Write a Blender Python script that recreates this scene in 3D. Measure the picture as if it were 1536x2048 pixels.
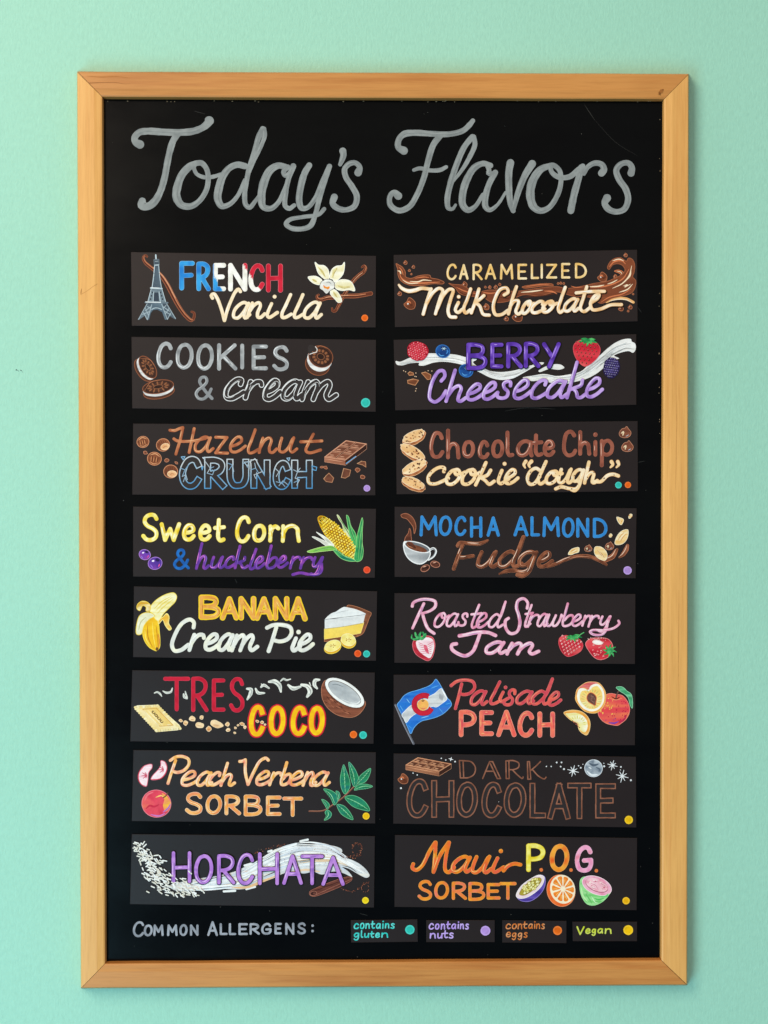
import bpy, math, random
from mathutils import Vector
from mathutils.geometry import tessellate_polygon

S = bpy.context.scene
for o in list(bpy.data.objects):
    bpy.data.objects.remove(o)
C = S.collection

# ---------------------------------------------------------------- camera, world, lamps, exposure
PX = 0.00055              # metres on the chalkboard per photo pixel
CAM_D = 1.6               # camera to chalkboard surface
Y_PANEL = -0.012          # chalkboard surface, in front of the wall (wall is y = 0)
Y_FRAME = -0.0225         # front of the wooden frame
CAM_Y = Y_PANEL - CAM_D
Z0 = 1.45                 # height of the board's middle above the floor
cam_d = bpy.data.cameras.new('camera'); cam = bpy.data.objects.new('camera', cam_d); C.objects.link(cam)
cam.location = (0, CAM_Y, Z0); cam.rotation_euler = (math.radians(90), 0, 0)
cam_d.sensor_fit = 'VERTICAL'; cam_d.sensor_height = 36; cam_d.sensor_width = 27
cam_d.lens = 18 * CAM_D / (1024 * PX)
cam_d.clip_start = 0.05; cam_d.clip_end = 100
S.camera = cam
S.view_settings.view_transform = 'Standard'; S.view_settings.look = 'None'
S.view_settings.exposure = 0.0; S.view_settings.gamma = 1.0
S.view_settings.use_curve_mapping = False

W = bpy.data.worlds.new('World'); S.world = W; W.use_nodes = True
# surroundings: a pale street and sky above eye level, darker bluish ground below, darker towards one side
wn, wl = W.node_tree.nodes, W.node_tree.links
bg = wn['Background']; bg.inputs[1].default_value = 1.10
wtc = wn.new('ShaderNodeTexCoord'); wsep = wn.new('ShaderNodeSeparateXYZ'); wl.new(wtc.outputs['Generated'], wsep.inputs[0])
def wramp(sock, lo, hi, c0, c1):
    m = wn.new('ShaderNodeMapRange'); m.inputs[1].default_value = lo; m.inputs[2].default_value = hi
    m.interpolation_type = 'SMOOTHSTEP'; wl.new(sock, m.inputs[0])
    q = wn.new('ShaderNodeMix'); q.data_type = 'RGBA'; wl.new(m.outputs[0], q.inputs[0])
    q.inputs[6].default_value = (*c0, 1); q.inputs[7].default_value = (*c1, 1); return q.outputs[2]
wz = wramp(wsep.outputs['Z'], -0.30, 0.26, (0.22, 0.275, 0.36), (0.70, 0.62, 0.54))
wx = wramp(wsep.outputs['X'], -0.26, 0.24, (1.08, 1.08, 1.05), (0.74, 0.76, 0.80))
wm = wn.new('ShaderNodeMix'); wm.data_type = 'RGBA'; wm.blend_type = 'MULTIPLY'; wm.inputs[0].default_value = 1
wl.new(wz, wm.inputs[6]); wl.new(wx, wm.inputs[7]); wl.new(wm.outputs[2], bg.inputs[0])

def area(name, loc, target, sx, sy, power, col):
    d = bpy.data.lights.new(name, 'AREA'); d.shape = 'RECTANGLE'; d.size = sx; d.size_y = sy
    d.energy = power; d.color = col
    o = bpy.data.objects.new(name, d); C.objects.link(o); o.location = loc
    o.rotation_euler = (Vector(target) - Vector(loc)).to_track_quat('-Z', 'Y').to_euler()
    return o
area('window_light', (-1.35, -2.25, 2.75), (0, 0, 1.75), 1.1, 1.5, 43, (1.04, 0.86, 0.70))
area('window_light', (-1.35, -2.25, 0.10), (0, 0, 1.15), 1.1, 1.5, 36, (0.40, 0.88, 1.10))

# ---------------------------------------------------------------- helpers
def lin(c):
    r = []
    for x in c[:3]:
        x = max(0, min(255, x)) / 255.0
        r.append(x / 12.92 if x <= 0.04045 else ((x + 0.055) / 1.055) ** 2.4)
    return tuple(r)
def wpos(px, py, y):
    k = PX * (y - CAM_Y) / CAM_D
    return ((px - 768) * k, y, Z0 - (py - 1024) * k)
def mesh_obj(name, verts, faces, mat, parent=None, loc=(0, 0, 0), cols=None, smooth=False):
    me = bpy.data.meshes.new(name); me.from_pydata(verts, [], faces); me.update()
    if cols is not None:
        at = me.color_attributes.new('Col', 'FLOAT_COLOR', 'POINT')
        flat = []
        for c in cols: flat.extend((c[0], c[1], c[2], 1.0))
        at.data.foreach_set('color', flat)
    if smooth:
        me.polygons.foreach_set('use_smooth', [True] * len(me.polygons))
    me.materials.append(mat)
    o = bpy.data.objects.new(name, me); C.objects.link(o); o.location = loc
    if parent: o.parent = parent
    return o
def thing(name, label, cat, loc, group=None):
    o = bpy.data.objects.new(name, None); C.objects.link(o); o.location = loc
    o.empty_display_size = 0.05
    o['label'] = label; o['category'] = cat
    if group: o['group'] = group
    return o

# ---------------------------------------------------------------- materials
def new_mat(name):
    m = bpy.data.materials.new(name); m.use_nodes = True
    n = m.node_tree.nodes; l = m.node_tree.links
    return m, n, l, n['Principled BSDF']
def ramp(n, stops):
    r = n.new('ShaderNodeValToRGB'); e = r.color_ramp.elements
    while len(e) < len(stops): e.new(0.5)
    for q, (p, c) in zip(e, stops):
        q.position = p; q.color = (c[0], c[1], c[2], 1)
    return r
def noise(n, l, coord, scale, detail=3, rough=0.55, mapscale=None, out='Fac'):
    t = n.new('ShaderNodeTexNoise'); t.inputs['Scale'].default_value = scale
    t.inputs['Detail'].default_value = detail; t.inputs['Roughness'].default_value = rough
    if mapscale:
        mp = n.new('ShaderNodeMapping'); mp.inputs['Scale'].default_value = mapscale
        l.new(coord, mp.inputs['Vector']); coord = mp.outputs[0]
    l.new(coord, t.inputs['Vector'])
    return t.outputs[out]
def mixc(n, l, mode, fac, a, b):
    m = n.new('ShaderNodeMix'); m.data_type = 'RGBA'; m.blend_type = mode
    for sock, v in ((m.inputs[0], fac), (m.inputs[6], a), (m.inputs[7], b)):
        if hasattr(v, 'is_output'): l.new(v, sock)
        elif isinstance(v, (int, float)): sock.default_value = v
        else: sock.default_value = (v[0], v[1], v[2], 1)
    return m.outputs[2]
def bump(n, l, b, height, strength, dist):
    q = n.new('ShaderNodeBump'); q.inputs['Strength'].default_value = strength
    q.inputs['Distance'].default_value = dist
    l.new(height, q.inputs['Height']); l.new(q.outputs[0], b.inputs['Normal'])

# painted wall: mint emulsion laid on with a roller
M_WALL, n, l, b = new_mat('mint_wall_paint')
tc = n.new('ShaderNodeTexCoord').outputs['Object']
big = noise(n, l, tc, 2.2, 2)
r = ramp(n, [(0.3, (0.353, 0.682, 0.525)), (0.7, (0.371, 0.704, 0.547))]); l.new(big, r.inputs[0])
fine = noise(n, l, tc, 190, 5, 0.6, (1, 1, 0.8))
r2 = ramp(n, [(0.3, (0.95, 0.95, 0.95)), (0.7, (1.03, 1.03, 1.03))]); l.new(fine, r2.inputs[0])
l.new(mixc(n, l, 'MULTIPLY', 1.0, r.outputs[0], r2.outputs[0]), b.inputs['Base Color'])
b.inputs['Roughness'].default_value = 0.55; b.inputs['Specular IOR Level'].default_value = 0.3
bump(n, l, b, noise(n, l, tc, 300, 3, 0.6, (1.2, 1, 0.6)), 0.36, 0.0015)

# pine frame
def wood(name, along, light, dark, tone):
    m, n, l, b = new_mat(name)
    tc = n.new('ShaderNodeTexCoord').outputs['Object']
    st = (1, 1, 22) if along == 'X' else (22, 1, 1)       # stretched along the rail
    st = (st[0], 8, st[2])
    g1 = noise(n, l, tc, 4.5, 4, 0.6, st)
    g2 = noise(n, l, tc, 22, 5, 0.65, st)
    g3 = noise(n, l, tc, 5, 2, 0.5)
    r1 = ramp(n, [(0.32, dark), (0.5, light), (0.72, tuple(x * 1.06 for x in light))]); l.new(g1, r1.inputs[0])
    r2 = ramp(n, [(0.32, (0.80, 0.74, 0.66)), (0.55, (1, 1, 1))]); l.new(g2, r2.inputs[0])
    r3 = ramp(n, [(0.3, tone), (0.7, (1.03, 1.03, 1.03))]); l.new(g3, r3.inputs[0])
    c = mixc(n, l, 'MULTIPLY', 0.55, r1.outputs[0], r2.outputs[0])
    c = mixc(n, l, 'MULTIPLY', 1.0, c, r3.outputs[0])
    l.new(c, b.inputs['Base Color'])
    b.inputs['Roughness'].default_value = 0.42; b.inputs['Specular IOR Level'].default_value = 0.35
    bump(n, l, b, g2, 0.12, 0.0006)
    return m
M_WOOD_V = wood('pale_pine_upright', 'Z', lin((232, 174, 97)), lin((226, 163, 87)), (0.94, 0.91, 0.87))
M_WOOD_H = wood('orange_pine_crosspiece', 'X', lin((208, 143, 74)), lin((193, 124, 59)), (0.88, 0.83, 0.76))

# chalkboard: satin black, wiped many times
M_BOARD, n, l, b = new_mat('black_chalkboard')
tc = n.new('ShaderNodeTexCoord').outputs['Object']
sm = noise(n, l, tc, 5, 6, 0.65, (1.0, 1, 2.2))
r = ramp(n, [(0.35, (0.0007, 0.0010, 0.0014)), (0.75, (0.0020, 0.0026, 0.0027))]); l.new(sm, r.inputs[0])
l.new(r.outputs[0], b.inputs['Base Color'])
r2 = ramp(n, [(0.3, (0.12,) * 3), (0.8, (0.24,) * 3)]); l.new(sm, r2.inputs[0])
l.new(r2.outputs[0], b.inputs['Roughness']); b.inputs['Specular IOR Level'].default_value = 0.085
bump(n, l, b, noise(n, l, tc, 60, 3), 0.05, 0.0004)

# black card of the flavour signs
M_CARD, n, l, b = new_mat('matt_black_card')
tc = n.new('ShaderNodeTexCoord').outputs['Object']
sm = noise(n, l, tc, 9, 5, 0.6)
r = ramp(n, [(0.3, (0.0170, 0.0112, 0.0108)), (0.75, (0.0205, 0.0142, 0.0136))]); l.new(sm, r.inputs[0])
l.new(r.outputs[0], b.inputs['Base Color'])
b.inputs['Roughness'].default_value = 0.36; b.inputs['Specular IOR Level'].default_value = 0.20
bump(n, l, b, noise(n, l, tc, 900, 2), 0.12, 0.0002)

# acrylic paint / paint pen
def paint_mat(name, lo, hi, rough):
    m, n, l, b = new_mat(name)
    tc = n.new('ShaderNodeTexCoord').outputs['Object']
    at = n.new('ShaderNodeAttribute'); at.attribute_name = 'Col'
    a = noise(n, l, tc, 240, 4, 0.6)
    r = ramp(n, [(0.28, (lo,) * 3), (0.62, (hi,) * 3)]); l.new(a, r.inputs[0])
    l.new(mixc(n, l, 'MULTIPLY', 1.0, at.outputs['Color'], r.outputs[0]), b.inputs['Base Color'])
    b.inputs['Roughness'].default_value = rough; b.inputs['Specular IOR Level'].default_value = 0.12
    bump(n, l, b, noise(n, l, tc, 420, 3), 0.16, 0.0003)
    return m
M_PAINT = paint_mat('acrylic_paint', 0.93, 1.08, 0.42)
M_CHALK = paint_mat('chalk_paint', 0.90, 1.04, 0.6)

# ---------------------------------------------------------------- brush and pen strokes (real, thin layers of paint)
LAYER = 4.5e-6
def _cr(pts, closed, step):
    """centripetal Catmull-Rom through (x, y, w) points"""
    n = len(pts)
    if n < 3 and not closed:
        P = pts
        d = math.hypot(P[1][0] - P[0][0], P[1][1] - P[0][1]); k = max(1, int(d / step))
        return [tuple(P[0][j] + (P[1][j] - P[0][j]) * i / k for j in range(3)) for i in range(k + 1)]
    def ext(i):
        if closed: return pts[i % n]
        if i < 0: return tuple(2 * pts[0][j] - pts[1][j] if j < 2 else pts[0][2] for j in range(3))
        if i >= n: return tuple(2 * pts[-1][j] - pts[-2][j] if j < 2 else pts[-1][2] for j in range(3))
        return pts[i]
    out = []
    for i in range(n if closed else n - 1):
        p0, p1, p2, p3 = ext(i - 1), ext(i), ext(i + 1), ext(i + 2)
        kn = [0.0]
        for a, c in ((p0, p1), (p1, p2), (p2, p3)):
            kn.append(kn[-1] + max(1e-4, math.hypot(c[0] - a[0], c[1] - a[1])) ** 0.5)
        k = max(2, int(math.hypot(p2[0] - p1[0], p2[1] - p1[1]) / step))
        for s in range(k):
            t = kn[1] + (kn[2] - kn[1]) * s / k
            r = []
            for j in range(2):
                def L(a, c, ta, tb): return a + (c - a) * (t - ta) / (tb - ta)
                a1 = L(p0[j], p1[j], kn[0], kn[1]); a2 = L(p1[j], p2[j], kn[1], kn[2]); a3 = L(p2[j], p3[j], kn[2], kn[3])
                b1 = L(a1, a2, kn[0], kn[2]); b2 = L(a2, a3, kn[1], kn[3])
                r.append(L(b1, b2, kn[1], kn[2]))
            r.append(p1[2] + (p2[2] - p1[2]) * s / k)
            out.append(tuple(r))
    if not closed: out.append(tuple(pts[-1]))
    return out

def rnd(u, v, s=1.0):
    a = math.sin(u * 12.9898 * s + v * 78.233 * s) * 43758.5453
    return a - math.floor(a)
def vnoise(u, v):
    iu, iv = math.floor(u), math.floor(v); fu, fv = u - iu, v - iv
    fu = fu * fu * (3 - 2 * fu); fv = fv * fv * (3 - 2 * fv)
    a, b_, c, d = rnd(iu, iv), rnd(iu + 1, iv), rnd(iu, iv + 1), rnd(iu + 1, iv + 1)
    return (a * (1 - fu) + b_ * fu) * (1 - fv) + (c * (1 - fu) + d * fu) * fv
def mx(a, c, t):
    t = max(0, min(1, t)); return tuple(a[j] + (c[j] - a[j]) * t for j in range(3))
def vg(a, c, y0, y1): return lambda u, v: mx(a, c, (v - y0) / (y1 - y0))        # paint blended down the letter
def hg(a, c, x0, x1): return lambda u, v: mx(a, c, (u - x0) / (x1 - x0))
def mot(a, c, sc=28.0, k=1.0): return lambda u, v: mx(a, c, (vnoise(u / sc, v / sc) - 0.25) * 2 * k)  # mottled, two paints mixed wet
def mot3(a, c, d, sc=30.0):
    def f(u, v):
        t = vnoise(u / sc, v / sc) * 2
        return mx(a, c, t) if t < 1 else mx(c, d, t - 1)
    return f

class Pen:
    """collects strokes and filled shapes, in units of one enlarged view of the photo, on one plane"""
    def __init__(s, org, scale, y, loc, level=0):
        s.org, s.sc, s.y, s.loc = org, scale, y - 2e-5 - level * 0.00022, loc
        s.sq = False; s.z = 0.0; s.V = []; s.F = []; s.K = []
    def _v(s, u, v, z, col):
        p = wpos(s.org[0] + u * s.sc, s.org[1] + v * s.sc, s.y - z)
        s.V.append((p[0] - s.loc[0], p[1] - s.loc[1], p[2] - s.loc[2]))
        c = col(u, v) if callable(col) else col
        s.K.append(lin(c)); return len(s.V) - 1
    def stroke(s, pts, w, col, closed=False, smooth=True, cap=True, taper=None, off=(0, 0), t0=0.0, t1=1.0, wob=0.05):
        pts = [(p[0] + off[0], p[1] + off[1], (p[2] if len(p) > 2 else 1.0)) for p in pts]
        if not smooth and len(pts) > 2:
            for a, c in zip(pts, pts[1:] + (pts[:1] if closed else [])): s.stroke([a, c], w, col, taper=taper, t0=t0, t1=t1)
            return
        q = _cr(pts, closed, max(2.5, min(6.0, w * 0.5)))
        if t0 > 0 or t1 < 1:
            m = len(q); q = q[int(t0 * m):max(int(t0 * m) + 2, int(t1 * m))]
            if len(q) < 2: return
        m = len(q); rows = []
        sq = s.sq and math.hypot(q[0][0] - q[-1][0], q[0][1] - q[-1][1]) > w
        ph = rnd(pts[0][0], pts[0][1]) * 50
        for i, p in enumerate(q):
            a = q[i - 1] if (i or closed) else q[0]; c = q[(i + 1) % m] if (i < m - 1 or closed) else q[-1]
            dx, dy = c[0] - a[0], c[1] - a[1]; d = math.hypot(dx, dy) or 1; nx, ny = -dy / d, dx / d
            hw = w * p[2] / 2 * (1 + wob * 2 * (vnoise(ph + p[0] / 22, p[1] / 22) - 0.5))
            t = i / max(1, m - 1)
            if taper == 'both': hw *= max(0.08, math.sin(math.pi * (0.04 + 0.92 * t)) ** 0.6)
            elif taper == 'end': hw *= max(0.08, (1 - t) ** 0.6)
            elif taper == 'start': hw *= max(0.08, t ** 0.6)
            z = s.z + LAYER * 0.8 * t
            rows.append([s._v(p[0] + nx * hw * f, p[1] + ny * hw * f, z, col) for f in (-1, -0.4, 0.4, 1)])
            if cap and not closed and i in (0, m - 1):
                sg = -1 if i == 0 else 1; tx, ty = dx / d * sg, dy / d * sg
                if sq:
                    hq = hw * 0.92
                    e = [s._v(p[0] + nx * hw, p[1] + ny * hw, z, col), s._v(p[0] - nx * hw, p[1] - ny * hw, z, col),
                         s._v(p[0] - nx * hw * .97 + tx * hq, p[1] - ny * hw * .97 + ty * hq, z, col), s._v(p[0] + nx * hw * .97 + tx * hq, p[1] + ny * hw * .97 + ty * hq, z, col)]
                    s.F.append(tuple(e)); continue
                arc = [s._v(p[0] + nx * hw * math.cos(th) + tx * hw * math.sin(th), p[1] + ny * hw * math.cos(th) + ty * hw * math.sin(th), z, col)
                       for th in [math.pi * k / 8 for k in range(9)]]
                cen = s._v(p[0], p[1], z, col)
                for k in range(8): s.F.append((cen, arc[k], arc[k + 1]))
        rr = rows + ([rows[0]] if closed else [])
        for r0, r1 in zip(rr, rr[1:]):
            for k in range(3): s.F.append((r0[k], r1[k], r1[k + 1], r0[k + 1]))
        s.z += LAYER
    def poly(s, pts, col, smooth=True, edge=None, ew=4, lift=True):
        q = [(p[0], p[1]) for p in _cr([(p[0], p[1], 1) for p in pts], True, 6)] if smooth else [(p[0], p[1]) for p in pts]
        base = len(s.V)
        for u, v in q: s._v(u, v, s.z, col)
        for t in tessellate_polygon([[Vector((u, v, 0)) for u, v in q]]): s.F.append(tuple(base + i for i in t))
        if lift: s.z += LAYER
        if edge is not None: s.stroke(pts, ew, edge, closed=smooth, smooth=smooth) if smooth else s.stroke(list(pts) + [pts[0]], ew, edge, smooth=False)
    def ell(s, cx, cy, rx, ry=None, rot=0, col=(255, 255, 255), edge=None, ew=4, n=20, lift=True, wob=0.0):
        ry = rx if ry is None else ry; a = math.radians(rot); ca, sa = math.cos(a), math.sin(a)
        P = []
        for i in range(n):
            th = 2 * math.pi * i / n; f = 1 + wob * (rnd(cx + i * 3.1, cy + i) - 0.5) * 2
            x, y = rx * f * math.cos(th), ry * f * math.sin(th)
            P.append((cx + x * ca - y * sa, cy + x * sa + y * ca))
        base = len(s.V); c0 = s._v(cx, cy, s.z, col)
        for u, v in P: s._v(u, v, s.z, col)
        for i in range(n): s.F.append((c0, base + 1 + i, base + 1 + (i + 1) % n))
        if lift: s.z += LAYER
        if edge is not None: s.stroke(P, ew, edge, closed=True, wob=0)
    def lines(s, segs, w, col, taper=None):
        for p in segs: s.stroke(p, w, col, taper=taper)
    def letters(s, spec, w, passes, glyphs, slant=0.0, extra=(), seed=1):
        """spec 'A x0 x1 top base; ...' puts each letter in its own measured box; every pass repaints all strokes"""
        w *= 0.9 if glyphs is SCRIPT else (1.0 if s.sq else 0.93)
        st = []
        for item in spec.split(';'):
            f = item.split()
            if not f: continue
            ch = f[0]; x0, x1, y0, y1 = map(float, f[1:5]); x0 += w / 2; x1 -= w / 2; y0 += w / 2; y1 -= w / 2
            ym = (y0 + y1) / 2
            for smooth, pts in glyphs[ch]:
                P = []
                for p in pts:
                    v = y0 + p[1] * (y1 - y0); u = x0 + p[0] * (x1 - x0) + slant * (ym - v)
                    P.append((u, v, p[2] if len(p) > 2 else 1.0))
                st.append((smooth, P))
        for e in extra:
            st.append((e[0] == 'S', list(e[1])))
        R = random.Random(seed)
        for ps in passes:
            wm, ox, oy, col = ps[:4]; dash = ps[4] if len(ps) > 4 else None
            for smooth, P in st:
                if len(P) == 1:
                    p = P[0]; rr = w * wm * 0.5 * (p[2] if len(p) > 2 else 1.0) * 1.15
                    if dash: rr *= 0.8
                    s.ell(p[0] + ox * w, p[1] + oy * w, rr, col=col); continue
                if dash:
                    segs = [P] if smooth else [[a, c] for a, c in zip(P, P[1:])]
                    for sg in segs:
                        if R.random() > dash: continue
                        a = R.uniform(0.05, 0.4); e = min(0.95, a + R.uniform(0.25, 0.55))
                        s.stroke(sg, w * wm, col, off=(ox * w, oy * w), t0=a, t1=e, taper='both')
                else:
                    s.stroke(P, w * wm, col, smooth=smooth, off=(ox * w, oy * w)) if smooth or len(P) < 3 else \
                        [s.stroke([a, c], w * wm, col, off=(ox * w, oy * w)) for a, c in zip(P, P[1:])]
    def build(s, name, parent, mat=None, label=None):
        o = mesh_obj(name, s.V, s.F, mat or M_PAINT, parent, cols=s.K)
        # all paint faces look out of the board
        me = o.data
        if label: o['label'] = label
        return o

# ---------------------------------------------------------------- alphabets (stroke skeletons of the sign writer's hand)
def parse(txt):
    out = {}
    for line in txt.strip().splitlines():
        ch, rest = line.strip().split(':', 1) if not line.strip().startswith('::') else (':', line.strip()[2:])
        g = []
        for st in rest.split('/'):
            f = st.split()
            if not f: continue
            pts = [tuple(float(x) for x in p.split(',')) for p in f[1:]]
            g.append((f[0] == 'S', pts))
        out[ch] = g
    return out
CAPS = parse('''
A:L 0,1 .5,0 1,1 / L .17,.66 .83,.66
B:L 0,0 0,1 / S 0,0 .45,0 .8,.08 .86,.26 .7,.42 .1,.47 / S .1,.47 .65,.5 .97,.62 1,.78 .82,.94 .45,1 0,1
C:S 1,.2 .86,.05 .62,0 .34,.07 .1,.3 0,.58 .08,.84 .32,.99 .62,1 .86,.9 1,.78
D:L 0,0 0,1 / S 0,0 .38,.01 .78,.16 1,.48 .88,.8 .5,.97 0,1
E:L 1,0 0,0 0,1 1,1 / L 0,.5 .84,.49
F:L 1,0 0,0 0,1 / L 0,.5 .9,.48
G:S .95,.2 .8,.04 .55,0 .25,.12 .03,.4 0,.65 .15,.92 .45,1 .8,.95 .98,.78 1,.55 / L 1,.55 .5,.57
H:L 0,0 0,1 / L 1,0 1,1 / L 0,.52 1,.5
I:L .5,0 .5,1
K:L 0,0 0,1 / L .95,0 .05,.56 / L .25,.45 1,1
L:L 0,0 0,1 1,1
M:L 0,1 .06,0 .5,.66 .92,0 1,1
N:L 0,1 0,0 1,1 1,0
O:S .55,0 .28,.06 .06,.3 0,.58 .1,.86 .4,1 .72,.93 .95,.68 1,.42 .9,.16 .68,.02 .5,0
P:L 0,0 0,1 / S 0,0 .5,0 .88,.1 1,.28 .85,.47 .5,.55 0,.56
R:L 0,0 0,1 / S 0,0 .5,0 .86,.1 .93,.27 .75,.44 .4,.53 .1,.54 / L .3,.54 1,1
S:S .95,.16 .78,.02 .45,0 .15,.1 .08,.28 .3,.44 .7,.55 .96,.7 .92,.9 .6,1 .25,.98 0,.84
T:L 0,0 1,0 / L .5,0 .5,1
U:S 0,0 0,.4 .04,.75 .25,.97 .5,1 .78,.95 .97,.72 1,.35 1,0
V:L 0,0 .5,1 1,0
Y:L 0,0 .5,.52 / L 1,0 .35,1
Z:L 0,0 1,0 0,1 1,1
.:S .5,1
:: S .5,.2 / S .5,.85
&:S 1,.98 .7,.75 .35,.4 .22,.2 .35,.02 .6,.02 .68,.2 .45,.42 .12,.6 0,.78 .15,.97 .45,1 .75,.82 .95,.55
''')
PRINT = parse('''
a:S .92,.12 .7,0 .4,.02 .12,.25 0,.6 .12,.92 .38,1 .68,.82 .9,.4 .95,.08 / S .95,.08 .92,.5 .94,.8 1,1
b:S 0,-.95 0,0 0,1 / S 0,.5 .25,.12 .6,0 .92,.2 1,.55 .82,.9 .45,1 .05,.85
c:S .95,.22 .75,.02 .45,0 .12,.3 0,.6 .12,.9 .45,1 .78,.95 1,.78
d:S .92,.2 .7,0 .35,.05 .06,.4 .05,.8 .32,1 .68,.85 .95,.35 1,-.95 / S 1,-.95 .97,.2 1,1
e:S .06,.52 .5,.5 .95,.36 .8,.06 .45,0 .12,.25 0,.6 .14,.92 .5,1 .78,.92 1,.75
g:S .92,.12 .65,0 .3,.08 .03,.45 .15,.85 .45,.92 .8,.6 .95,.1 / S .95,.08 .95,.7 .9,1.3 .65,1.65 .3,1.65 .05,1.45
h:S 0,-.95 0,0 0,1 / S 0,.5 .25,.1 .6,0 .88,.2 .95,.6 1,1
i:S .5,.05 .5,.5 .5,1 / S .5,-.5
k:S 0,-.95 0,0 0,1 / S .9,.05 .5,.35 .08,.55 / S .2,.48 .6,.75 1,1
l:S 0,-.95 0,0 .05,.75 .35,1 .8,.95
m:S 0,0 0,.5 0,1 / S 0,.45 .18,.08 .36,.02 .46,.3 .48,1 / S .48,.45 .66,.08 .84,.02 .95,.3 1,1
n:S 0,.02 .02,.5 0,1 / S 0,.5 .25,.1 .6,0 .88,.2 .93,.6 1,1
o:S .55,0 .28,.04 .05,.3 0,.6 .12,.9 .42,1 .75,.92 .97,.65 1,.4 .88,.12 .68,.01 .5,0
p:S 0,.02 .02,.8 0,1.75 / S 0,.5 .25,.1 .6,0 .92,.2 1,.5 .85,.85 .5,1 .08,.9
r:S 0,.02 .02,.5 0,1 / S 0,.5 .3,.12 .65,.02 1,.15
s:S .9,.12 .65,0 .25,.05 .15,.25 .5,.46 .88,.66 .85,.9 .5,1 .05,.9
t:S .4,-.5 .38,.2 .4,.8 .65,1 1,.92 / S 0,.08 .5,.05 1,.02
u:S 0,.02 0,.5 .08,.9 .38,1 .7,.85 .95,.4 / S 1,.02 .97,.5 1,1
w:S 0,0 .22,1 / S .22,1 .5,.3 / S .5,.3 .72,1 / S .72,1 1,0
y:S 0,.02 .04,.5 .22,.85 .5,.9 .8,.6 .98,.02 / S 1,0 .9,.8 .72,1.45 .4,1.7 .05,1.55
V:L 0,0 .5,1 1,0
&:S 1,.98 .7,.75 .35,.4 .22,.2 .35,.02 .6,.02 .68,.2 .45,.42 .12,.6 0,.78 .15,.97 .45,1 .75,.82 .95,.55
''')
SCRIPT = dict(PRINT)
SCRIPT.update(parse('''
a:S .74,.12 .52,0 .26,.14 .04,.55 .1,.93 .32,1 .56,.72 .76,.14 / S .78,.06 .7,.45 .68,.82 .78,1 1,.78
b:S .05,-.95 .02,0 0,.7 .12,.98 .4,1 .75,.8 .85,.4 .7,.08 .4,.12 .1,.5
c:S .72,.26 .72,.05 .5,0 .2,.2 0,.6 .1,.94 .38,1 .7,.86 1,.66
d:S .62,.14 .42,0 .2,.16 .02,.6 .1,.95 .3,1 .52,.7 .72,.1 .8,-.95 / S .8,-.95 .7,0 .62,.75 .72,1 1,.8
e:S .06,.62 .42,.5 .7,.26 .62,.04 .42,0 .16,.22 0,.6 .1,.93 .36,1 .7,.86 1,.6
g:S .8,.1 .55,0 .28,.1 .04,.5 .14,.9 .38,.94 .66,.6 .84,.08 / S .86,.04 .78,.8 .68,1.4 .42,1.7 .12,1.62
h:S .05,-.95 .02,0 0,1 / S .02,.66 .24,.16 .48,.02 .62,.18 .6,.6 .62,.94 .76,1 1,.78
i:S .3,.04 .18,.5 .16,.84 .36,1 1,.66 / S .42,-.45
k:S .05,-.95 .02,0 0,1 / S .62,.04 .62,.3 .35,.45 .08,.55 / S .2,.5 .45,.7 .6,.98 .78,1 1,.82
l:S .5,-.95 .28,0 .12,.7 .24,1 .5,1 1,.72
m:S .06,.04 .02,.5 0,1 / S .02,.66 .14,.2 .3,.02 .38,.2 .34,1 / S .36,.66 .5,.2 .66,.02 .74,.2 .7,.8 .8,1 1,.76
n:S .1,.04 .03,.5 0,1 / S .02,.7 .24,.18 .5,.02 .62,.2 .56,.7 .64,.98 .8,1 1,.76
o:S .5,.02 .24,.12 .02,.55 .1,.94 .36,1 .66,.72 .74,.3 .56,.02 .42,.1 .5,.34 .75,.34 1,.2
r:S .1,.04 .03,.5 0,1 / S .03,.6 .24,.22 .5,.04 .8,.06 .9,.24
s:S .72,.26 .66,.04 .45,0 .26,.14 .36,.38 .66,.62 .66,.9 .4,1 .1,.92 0,.72
t:S .55,-.6 .38,.2 .3,.8 .45,1 1,.76 / S 0,.06 .5,.03 1,-.02
u:S .06,.04 0,.55 .04,.92 .24,1 .5,.72 .68,.1 / S .74,.02 .64,.6 .64,.9 .76,1 1,.78
w:S .04,.04 0,.6 .08,.96 .24,1 .42,.6 .5,.1 / S .5,.1 .42,.7 .5,1 .68,.96 .85,.5 .88,.1 / S .88,.06 .92,.2 1,.16
y:S .06,.04 0,.5 .06,.88 .26,.94 .52,.62 .72,.06 / S .78,.02 .66,.8 .54,1.4 .3,1.7 0,1.6
'''))

# ================================================================ wall
wv = [(-2.2, 0, Z0 - 1.7), (2.2, 0, Z0 - 1.7), (2.2, 0, Z0 + 1.7), (-2.2, 0, Z0 + 1.7)]
wv += [(x, 0.12, z) for x, _, z in wv]
wall = mesh_obj('wall', wv, [(0, 1, 2, 3), (7, 6, 5, 4), (0, 4, 5, 1), (3, 2, 6, 7), (1, 5, 6, 2), (0, 3, 7, 4)], M_WALL)
wall['kind'] = 'structure'

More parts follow.
